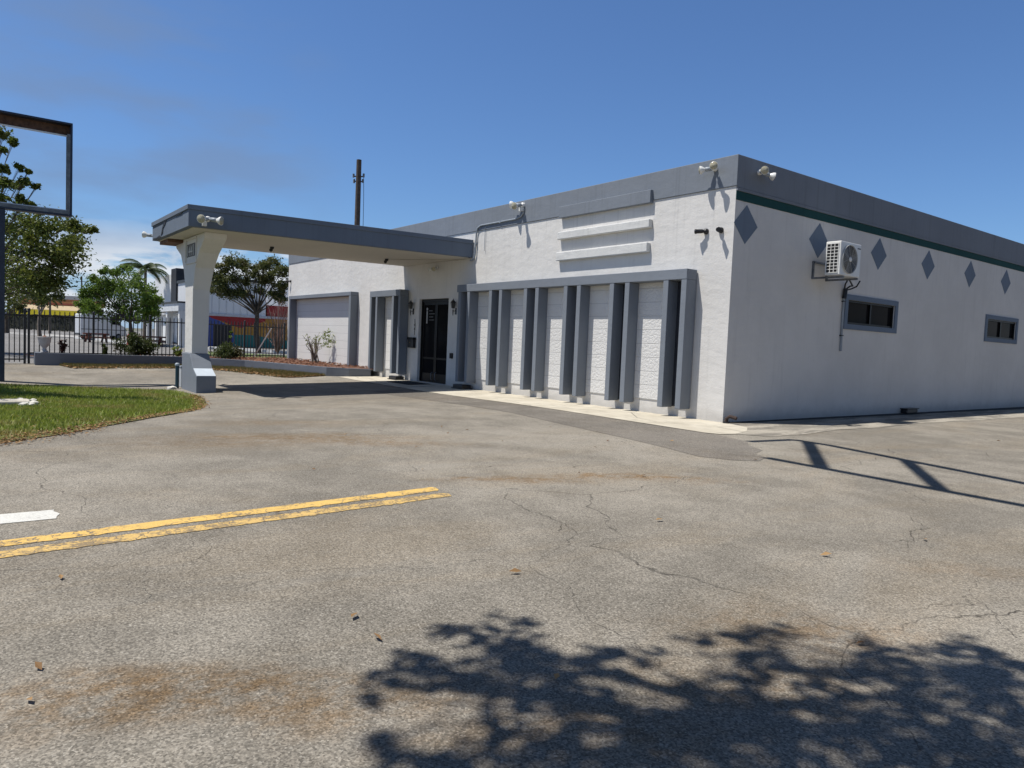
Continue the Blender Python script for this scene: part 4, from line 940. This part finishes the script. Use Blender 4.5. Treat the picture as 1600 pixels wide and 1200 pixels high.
tb.build('stems', BARKP, o, recalc=False); leaves_obj('foliage', lv, .05, LEAF_YEL, o, rr, o.location, up=.2)

# leaning white stake in the bed
a = P(397, 556, 31); e = P(424, 513, 31); o = empty('leaning_stake', a, 'white stake leaning in the planting bed against the fence', 'stake')
MB().beam((0, 0, -.03), e - a, .06, .04).build('stake', simple('white_wood', (.66, .64, .58), .7), o)
MB().beam((e - a) * .12 + Vector((.0, 0, .0)), (e - a) * .16, .085, .06).build('tie', BARKP, o)

# ------------------------------------------------------------------ things beyond the fence
# white cargo van
vb = P(157, 531, 74); hd = (P(193, 531, 76) - P(122, 531, 73)); hd.z = 0; ang = math.atan2(hd.y, hd.x)
VN = empty('cargo_van', (vb.x, vb.y, 0), 'white high roof cargo van parked behind the fence', 'van', None, ang)
VN.scale = (.76, 1, 1); Lh = 2.75
body = [(-Lh, .45), (-Lh, 2.45), (-Lh + .12, 2.62), (1.15, 2.62), (1.55, 2.5), (2.15, 1.62), (2.72, 1.35), (2.85, 1.1), (2.85, .45)]
MB().prism(body, 'y', -.98, .98).build('body', VAN, VN, .07)
ws = MB(); ws.prism([(1.60, 2.45), (2.14, 1.66), (2.17, 1.68), (1.64, 2.48)], 'y', -.85, .85); ws.build('windscreen', GLASS, VN)
for s in (-1, 1):
    MB().prism([(1.0, 1.62), (1.95, 1.62), (1.55, 2.3), (1.0, 2.38)], 'y', s * .982, s * .992).build('side_window', GLASS, VN)
    MB().box((.9, s * .981, .5), (.93, s * .986, 2.4)).build('door_seam', STEEL, VN); MB().box((-Lh + .1, s * .981, 1.02), (2.6, s * .995, 1.1)).build('side_moulding', STEEL, VN)
    MB().box((1.75, s * .99, 1.55), (1.95, s * 1.22, 1.85)).build('mirror', BLACK, VN, .03)
    for x in (-1.75, 1.85):
        w = MB().lathe([(.2, -.12), (.34, -.12), (.37, -.08), (.37, .08), (.34, .12), (.2, .12)], (x, s * .88, .37), (0, 1, 0), 24).build('wheel', TYRE, VN)
        MB().lathe([(.2, .0), (.19, .02), (.05, .03)], (x, s * 1.0, .37), (0, s, 0), 16).build('rim', STEEL, w)
MB().box((2.84, -.85, .45), (2.95, .85, .75)).build('bumper', BLACK, VN, .03); MB().box((-Lh - .08, -.9, .45), (-Lh + .01, .9, .65)).build('bumper', BLACK, VN, .02)

def picnic(loc, rz, label):
    o = empty('picnic_table', loc, label, 'picnic table', 'picnic tables beyond the fence', rz)
    MB().box((-.95, -.4, .66), (.95, .4, .78)).build('tabletop', PICNIC, o)
    for s in (-1, 1): MB().box((-.95, s * .62 - .15, .36), (.95, s * .62 + .15, .47)).build('bench', PICNIC, o)
    for x in (-.65, .65):
        q = MB(); q.beam((x, -.7, 0), (x, -.2, .66), .16, .08); q.beam((x, .7, 0), (x, .2, .66), .16, .08); q.beam((x, -.76, .33), (x, .76, .33), .05, .045); q.build('leg', PICNIC, o)
b = P(150, 533, 63); picnic((b.x, b.y, 0), ang, 'reddish brown picnic table in front of the white van')
b = P(237, 536, 58); picnic((b.x, b.y, 0), ang - .2, 'reddish brown picnic table in front of the white building')
b = P(201, 537, 57); o = empty('fire_hydrant', (b.x, b.y, 0), 'red fire hydrant at the kerb below the green tree', 'hydrant')
MB().lathe([(.17, 0), (.17, .05), (.13, .06), (.13, .62), (.17, .63), (.17, .67), (.13, .74), (.06, .82), (.03, .9)], (0, 0, 0), (0, 0, 1), 18).build('barrel', HYDR, o)
nz = MB()
for d_ in ((1, 0, 0), (-1, 0, 0), (.6, -.8, 0)): nz.lathe([(.06, .1), (.06, .2), (.075, .2), (.075, .23)], (0, 0, .48), d_, 12)
nz.build('nozzle', WHITEP, o)

# white building with a dark tower and a mural on its shaded side
WB = empty('mural_building', (-59.8, 5.0, 0), 'white metal sided building with dark tower and a colourful mural', 'building')
def rel(x, y, z): return Vector((x, y, z))
sid = simple('siding', (.70, .71, .71), .7, .05)
def siding_mat():
    m, nt, b = new_mat('ribbed_siding'); p = pos_(nt); s = nt.nodes.new('ShaderNodeSeparateXYZ'); lk(nt, p, s.inputs[0])
    h = math_(nt, 'ADD', ramp_(nt, math_(nt, 'ABSOLUTE', math_(nt, 'SUBTRACT', math_(nt, 'FRACT', math_(nt, 'MULTIPLY', s.outputs[0], 1.6)), .5)), .40, .48), ramp_(nt, math_(nt, 'ABSOLUTE', math_(nt, 'SUBTRACT', math_(nt, 'FRACT', math_(nt, 'MULTIPLY', s.outputs[1], 1.6)), .5)), .40, .48))
    lk(nt, mix_(nt, noise_(nt, p, .4, 4, .6), (.66, .67, .67), (.74, .75, .75)), b.inputs['Base Color']); b.inputs['Roughness'].default_value = .6; bump_(nt, b, h, 1.0, .05); return m
SIDING = siding_mat()
Y1 = 14
MB().box((-10.5, 0, 3.0), (0, 5.45, 6.05)).build('upper_wall', SIDING, WB)
MB().box((-10.6, -.12, 6.05), (.12, 5.6, 6.30)).build('roof_edge', BLACK, WB)
MB().box((-24, .4, 3.0), (-14.9, 14, 7.25)).build('tall_wall', SIDING, WB)
MB().box((-24, .9, 0), (-.02, Y1, 3.0)).build('lower_wall', WHITEB, WB)
MB().box((-15, -2.2, 3.05), (0, 0, 3.75)).build('awning', simple('awning_white', (.6, .62, .63), .6), WB); MB().box((-15.1, -2.3, 3.75), (.0, -.0, 3.9)).build('awning_edge', BLACK, WB)
MB().box((-14.2, .1, 3.9), (-11.9, 1.0, 7.7)).build('tower', simple('tower_dark', (.02, .021, .025), .6), WB)
for x in (-14.6, -10.2, -5.2, -.3): MB().box((x - .25, -2.1, 0), (x + .25, -1.6, 3.05)).build('porch_post', WHITEB, WB)
for x0, x1 in ((-13.4, -11.4), (-9.0, -6.6), (-4.0, -1.4)):
    w = MB().box((x0, .86, 0), (x1, .895, 2.6)).build('door', BRONZE, WB); MB().box((x0 + .12, .85, .3), (x1 - .12, .858, 2.5)).build('pane', GLASS, w)
MB().box((-.02, 0, 2.78), (.10, Y1, 3.0)).build('flashing', simple('pale_trim', (.5, .5, .52), .6), WB)
def mural(name, pts, mat, t): MB().prism(pts, 'x', -.019, t).build(name, mat, WB)
mural('mural_field', [(0, 0), (Y1, 0), (Y1, 2.775), (0, 2.775)], MGOLD, .002)
mural('mural_band', [(0, 2.77), (0, .02), (2.3, .02), (2.62, .6), (2.55, 1.3), (2.2, 1.9), (1.2, 2.4), (.35, 2.72)], MBLUE, .005)
mural('mural_band', [(.3, 2.77), (.6, 2.56), (1.6, 2.30), (2.6, 1.92), (3.2, 1.78), (3.8, 1.95), (4.8, 2.3), (5.44, 2.5), (5.44, 2.77)], MRED, .008)
mural('mural_band', [(2.60, .62), (2.56, 1.14), (4, 1.18), (5.5, 1.02), (7, .78), (9, .8), (Y1, 1.0), (Y1, .02), (2.45, .02)], MTEAL, .008)
MB().box((-.01, .75, .02), (.012, 2.35, 1.98)).build('loading_opening', DARK, WB)
MB().box((-6, 5.62, 3.002), (-.1, Y1, 4.05)).build('red_annex', MRED, WB)

# yellow awning building far off
yb = P(82, 512, 195); YBD = empty('awning_building', (yb.x, yb.y, 0), 'orange shop building with a bright yellow scalloped awning far off', 'building', None, math.atan2((P(128, 512, 195) - P(35, 512, 195)).y, (P(128, 512, 195) - P(35, 512, 195)).x))
MB().box((-8.2, 0, 0), (8.2, 10, 6.2)).build('wall', simple('dark_shopfront', (.06, .05, .045), .6), YBD)
MB().box((-9.2, -.3, 6.6), (8.6, 10.2, 8.2)).build('parapet', ORANGE, YBD); MB().box((-9.0, -.35, 8.2), (8.6, 10, 9.2)).build('roof_edge', simple('grey_roof', (.36, .36, .36), .8), YBD); MB().box((-8.8, -.36, 6.7), (8.4, -.31, 7.1)).build('red_band', simple('brick_red', (.3, .08, .05), .8), YBD)
MB().prism([(0, 6.6), (-3.0, 5.2), (-3.0, 5.05), (0, 6.2)], 'x', -8.4, 8.4).build('awning_roof', TAN, YBD)
sc_ = MB()
for k in range(8): x0 = -8.4 + k * 2.1; sc_.prism([(x0, 5.1), (x0, 3.9), (x0 + .3, 3.55), (x0 + 1.05, 3.4), (x0 + 1.8, 3.55), (x0 + 2.1, 3.9), (x0 + 2.1, 5.1)], 'y', -3.06, -3.0)
sc_.build('awning_valance', YELLOW, YBD)
pb_ = P(22, 512, 205); o = empty('pale_building', (pb_.x, pb_.y, 0), 'pale blue grey building left of the yellow awning', 'building', None, 1.0)
MB().box((-4, 0, 0), (2.6, 8, 4.8)).build('wall', simple('pale_blue_wall', (.35, .38, .46), .8), o); MB().box((-4.2, -.2, 4.8), (2.8, 8.2, 5.1)).build('roof', WHITEB, o)
for x in (-3, -.6): w = MB().box((x, -.05, 2), (x + 1.4, -.01, 3.6)).build('window', WHITEB, o); MB().box((x + .1, -.06, 2.1), (x + 1.3, -.051, 3.5)).build('pane', GLASS, w)

# clipped hedge row
rr = random.Random(31); a = P(-10, 513, 165); e = P(121, 515, 150); lv = []; h0 = Vector((a.x, a.y, 0))
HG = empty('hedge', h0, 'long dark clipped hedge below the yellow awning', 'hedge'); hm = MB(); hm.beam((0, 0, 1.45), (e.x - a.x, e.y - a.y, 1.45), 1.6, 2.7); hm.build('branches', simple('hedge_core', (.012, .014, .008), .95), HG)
for k in range(9000):
    t = rr.random(); s = rr.uniform(-1, 1); q = h0.lerp(Vector((e.x, e.y, 0)), t); lv.append((q.x + rr.uniform(-1, 1) * .9, q.y + rr.uniform(-1, 1) * .9, rr.uniform(.05, 3.1) if rr.random() < .6 else rr.uniform(2.6, 3.3)))
leaves_obj('foliage', lv, .22, leaf_mat('hedge_leaves', (.008, .011, .005), (.024, .028, .011)), HG, rr, h0)

# utility poles and wires
def upole(base, top, r0, label, arms):
    o = empty('utility_pole', base, label, 'utility pole', 'utility poles'); h = top - base.z
    MB().tube([(0, 0, -.2), (0, 0, h * .5), (0, 0, h)], [r0, r0 * .88, r0 * .75], 12).build('pole', WOODP, o)
    q = MB(); ut = Vector((.6, .8, 0)).normalized()
    for z, l in arms: q.beam(Vector((0, 0, h - z)) - ut * l, Vector((0, 0, h - z)) + ut * l, .07, .09); [q.lathe([(.03, 0), (.05, .05), (.05, .12), (.02, .16)], Vector((0, 0, h - z + .04)) + ut * (l * s), (0, 0, 1), 8) for s in (-.9, .9)]
    q.build('crossarm', WOODP, o); return o
b = P(553, 520, 60); t_ = P(552, 253, 60); o = upole(Vector((b.x, b.y, 0)), t_.z, .27, 'tall dark wooden utility pole rising behind the canopy', ((1.35, .42), (1.75, .38)))
h = t_.z; ut = Vector((.6, .8, 0)).normalized()
MB().tube([Vector((0, 0, h - 1.4)) + ut * .42, Vector((0, 0, h - 3)) + ut * .47, Vector((0, 0, h - 6)) + ut * .5], .022, 5).build('dangling_cable', BLACK, o)
hw = MB()
for s, z in ((-.42, 1.35), (.42, 1.3), (.36, 1.75), (-.36, 1.8)): hw.box(Vector((0, 0, h - z - .1)) + ut * s - Vector((.06, .06, 0)), Vector((0, 0, h - z + .2)) + ut * s + Vector((.06, .06, 0)))
hw.build('insulator', STEEL, o)
b = P(127, 512, 140); t_ = P(127, 432, 140); upole(Vector((b.x, b.y, 0)), t_.z, .16, 'thin distant utility pole beside the bright green tree', ((1.0, 1.1),))
for k, (z, zz, lab) in enumerate(((440, 425, 'uppermost of the thin power lines left of the far pole'), (449, 434, 'middle of the thin power lines left of the far pole'), (452, 441, 'lowest of the thin power lines left of the far pole'))):
    p0 = P(127, z, 140); p1 = P(20, zz, 120); o = empty('power_line', p0, lab, 'power line', 'power lines')
    MB().tube([Vector((0, 0, 0)), (p1 - p0) * .5 - Vector((0, 0, .4)), p1 - p0], .03, 4).build('wire', BLACK, o)

# ------------------------------------------------------------------ out of view but casting shadows into the picture
def lift(g, z): return Vector((g[0], g[1], 0)) + SUN * (z / SUN.z)
# overhead steel sign frame to the right
ZF = 9.0; o = empty('overhead_sign_frame', (10.6, -7.0, 0), 'empty steel sign frame on a tall post right of the lot', 'sign'); O = Vector(o.location)
up_ = [(2.17, -1.0), (2.8, -1.05), (5.76, -1.96), (9.0, -2.95)]; lo_ = [(3.19, -3.33), (6.27, -3.56), (9.2, -3.8)]
q = MB(); L3 = lambda g: lift(g, ZF) - O
for c in (up_, lo_):
    for a, b in zip(c[:-1], c[1:]): q.beam(L3(a), L3(b), .13, .12)
q.beam(L3((2.03, -2.04)), L3((2.17, -1.0)), .16, .1)
q.build('rail', NAVY, o); q = MB()
for a, b, w in (((2.45, -1.04), (4.05, -3.42), .17), ((4.2, -1.5), (5.5, -3.52), .15), ((5.9, -2.0), (7.0, -3.62), .15), ((7.6, -2.5), (8.4, -3.72), .15)): q.beam(L3(a), L3(b), w, .1)
q.build('brace', NAVY, o)
q = MB(); q.tube([(0, 0, -.1), (0, 0, ZF)], .14, 14); q.beam((0, 0, ZF - .1), L3((9.1, -3.4)), .14, .14); q.build('post', NAVY, o)

# a street tree outside the left edge whose branch shades a band of the lawn
rr = random.Random(41); lst = []
for px, py, rad in ((-30, 612, .5), (0, 612, .4), (15, 616, .36), (32, 616, .3), (50, 619, .28), (75, 621, .22), (100, 622, .2), (125, 623, .18), (150, 624, .16), (175, 624, .14), (200, 624, .13), (225, 625, .11), (-60, 620, .8), (-90, 610, 1.0), (-120, 630, 1.0)):
    g = gnd(px, py); c = lift(g, 7.6 + rr.uniform(-.2, .4)); lst.append((c.x, c.y, c.z, rad))
tree((-13.5, -18.5, 0), (-13.0, -17.6, 4.2), [(a, b, c, d * 1.05) for a, b, c, d in lst], 6500, .06, LEAF_OLIVE, BARK, 'street tree outside the left edge with a branch over the lawn', .2, 42, 'trees out of view around the lot', sub=6, flat=.4)
# unseen trees added across the lot to block skylight on the side wall
for k, (x, y) in enumerate(((25, -3), (27, 5), (24.5, 13), (27, 21), (25, 30))):
    rr = random.Random(60 + k); lst = [(x + rr.uniform(-2.5, 2.5), y + rr.uniform(-3.4, 3.4), rr.uniform(1.8, 10.5), rr.uniform(1.6, 2.4)) for _ in range(16)]
    tree((x, y, 0), (x, y, 2.6), lst, 260, .26, LEAF_DARK, BARK, ('dense tree facing the building corner', 'dense tree facing the air conditioner', 'dense tree facing the second window', 'dense tree farther along the side lot', 'farthest dense tree along the side lot')[k] + ' from across the lot, unseen, added to block skylight', .25, 60 + k, 'trees out of view around the lot', sub=5, flat=.9)

# shade tree behind the camera
sh = [(800, 973, .10), (770, 992, .13), (735, 985, .10), (705, 985, .07), (800, 1003, .13), (760, 1015, .08), (815, 1022, .16), (860, 1028, .13), (900, 1032, .12), (930, 1018, .12), (960, 1016, .10), (1000, 1032, .12), (785, 1040, .15), (835, 1048, .16), (880, 1050, .12),
      (645, 1036, .11), (660, 1028, .08), (620, 1040, .07), (700, 1048, .12), (730, 1048, .10), (655, 1065, .10), (590, 1058, .08), (610, 1066, .07), (580, 1090, .09), (690, 1080, .09), (720, 1072, .12), (760, 1065, .13), (800, 1080, .15), (845, 1090, .16), (880, 1095, .15), (900, 1078, .12), (930, 1102, .12), (820, 1115, .12), (960, 1115, .12), (1000, 1120, .12), (950, 1052, .09), (985, 1055, .07),
      (600, 1150, .09), (610, 1168, .12), (650, 1182, .13), (700, 1192, .13), (760, 1200, .12), (810, 1148, .12), (830, 1165, .08), (860, 1175, .13), (910, 1150, .12), (960, 1155, .14), (1010, 1160, .14), (1040, 1140, .12), (900, 1190, .14), (970, 1195, .14),
      (1075, 998, .09), (1095, 1000, .08), (1150, 995, .10), (1175, 982, .09), (1200, 995, .10), (1215, 984, .07), (1190, 1010, .09), (1155, 1018, .07), (1165, 1030, .10), (1205, 1025, .09), (1215, 1045, .10), (1180, 1045, .10), (1135, 1055, .12), (1235, 1040, .06),
      (1280, 1062, .13), (1310, 1058, .10), (1265, 1075, .10), (1325, 1025, .07), (1375, 1010, .10), (1395, 1015, .08), (1430, 1012, .09), (1455, 1018, .09), (1360, 1032, .07), (1395, 1045, .10), (1420, 1035, .07), (1465, 1030, .08), (1500, 998, .09), (1520, 1010, .08), (1530, 1025, .10), (1560, 1032, .10), (1590, 1040, .10), (1485, 1012, .07), (1520, 1060, .12), (1560, 1065, .12), (1595, 1065, .12), (1370, 1060, .10), (1410, 1065, .10), (1450, 1060, .08), (1440, 1085, .10), (1480, 1085, .08), (1580, 1100, .12), (1540, 1090, .08), (1340, 1085, .12), (1380, 1090, .09), (1500, 1112, .12), (1440, 1115, .12),
      (1080, 1088, .14), (1060, 1115, .15), (1110, 1095, .13), (1150, 1098, .13), (1190, 1105, .14), (1090, 1140, .15), (1140, 1130, .12), (1220, 1120, .14), (1250, 1105, .12), (1290, 1110, .14), (1330, 1125, .14), (1290, 1140, .15), (1240, 1150, .13), (1340, 1160, .15), (1390, 1150, .13), (1150, 1165, .14), (1200, 1175, .15), (1280, 1180, .15), (1060, 1180, .15), (1110, 1190, .15), (1420, 1160, .14), (1460, 1165, .13), (1500, 1160, .13), (1400, 1190, .15), (1470, 1195, .13), (1540, 1185, .14), (1590, 1175, .13), (1560, 1150, .08), (1600, 1130, .1),
      (1640, 1060, .2), (1660, 1120, .22), (1700, 1170, .22), (1650, 1180, .2), (1000, 1230, .2), (1150, 1240, .22), (1300, 1240, .22), (1450, 1240, .22), (1600, 1240, .22), (850, 1240, .16), (700, 1230, .14), (1250, 1300, .3), (1450, 1320, .3), (1650, 1300, .3)]
rr = random.Random(77); SB = Vector((11.5, -17.5, 0)); SF = Vector((10.3, -15.8, 4.6))
ST_ = empty('shade_tree', SB, 'broad shade tree standing behind the viewer, casting dappled shade on the asphalt', 'tree'); tb = MB(); lv = []
tb.tube([(0, 0, -.2), (0, 0, .1), (-.4, .6, 2.4), SF - SB], [.36, .28, .24, .2], 12)
hubs = []
for gx, gy in ((760, 1060), (880, 1100), (1000, 1120), (1150, 1050), (1200, 1130), (1400, 1060), (1500, 1120), (1300, 1200), (1550, 1050), (1100, 1240)):
    g = gnd(gx, gy); c = lift(g, 8.0 + rr.uniform(-.4, .4)); hubs.append(c); m_ = SF.lerp(c, .5) + Vector((0, 0, .7)); tb.tube([SF - SB, SF.lerp(m_, .5) + Vector((0, 0, .25)) - SB, m_ - SB, m_.lerp(c, .6) - SB, c - SB], [.12, .10, .07, .045, .022], 8)
for (px, py, rad) in sh:
    g = gnd(px, py); c = lift(g, 7.0 + rr.uniform(-1.6, 1.2)); hb = min(hubs, key=lambda h_: (h_ - c).length)
    tb.tube([hb - SB, hb.lerp(c, .5) + Vector((0, 0, .08)) - SB, c - SB], [.016, .011, .005], 4); 
    for _ in range(2 if rad < .095 else 4 if rad < .125 else 5 if rad < .14 else 9):
        e = c + Vector((rr.gauss(0, 1), rr.gauss(0, 1), rr.gauss(0, .8))) * rad * .5
        lv += clump(e, .055, 6, rr, .7)
tb.build('trunk', BARK, ST_, recalc=False); leaves_obj('crown', lv, .044, LEAF_OLIVE, ST_, rr, SB, up=1.2)
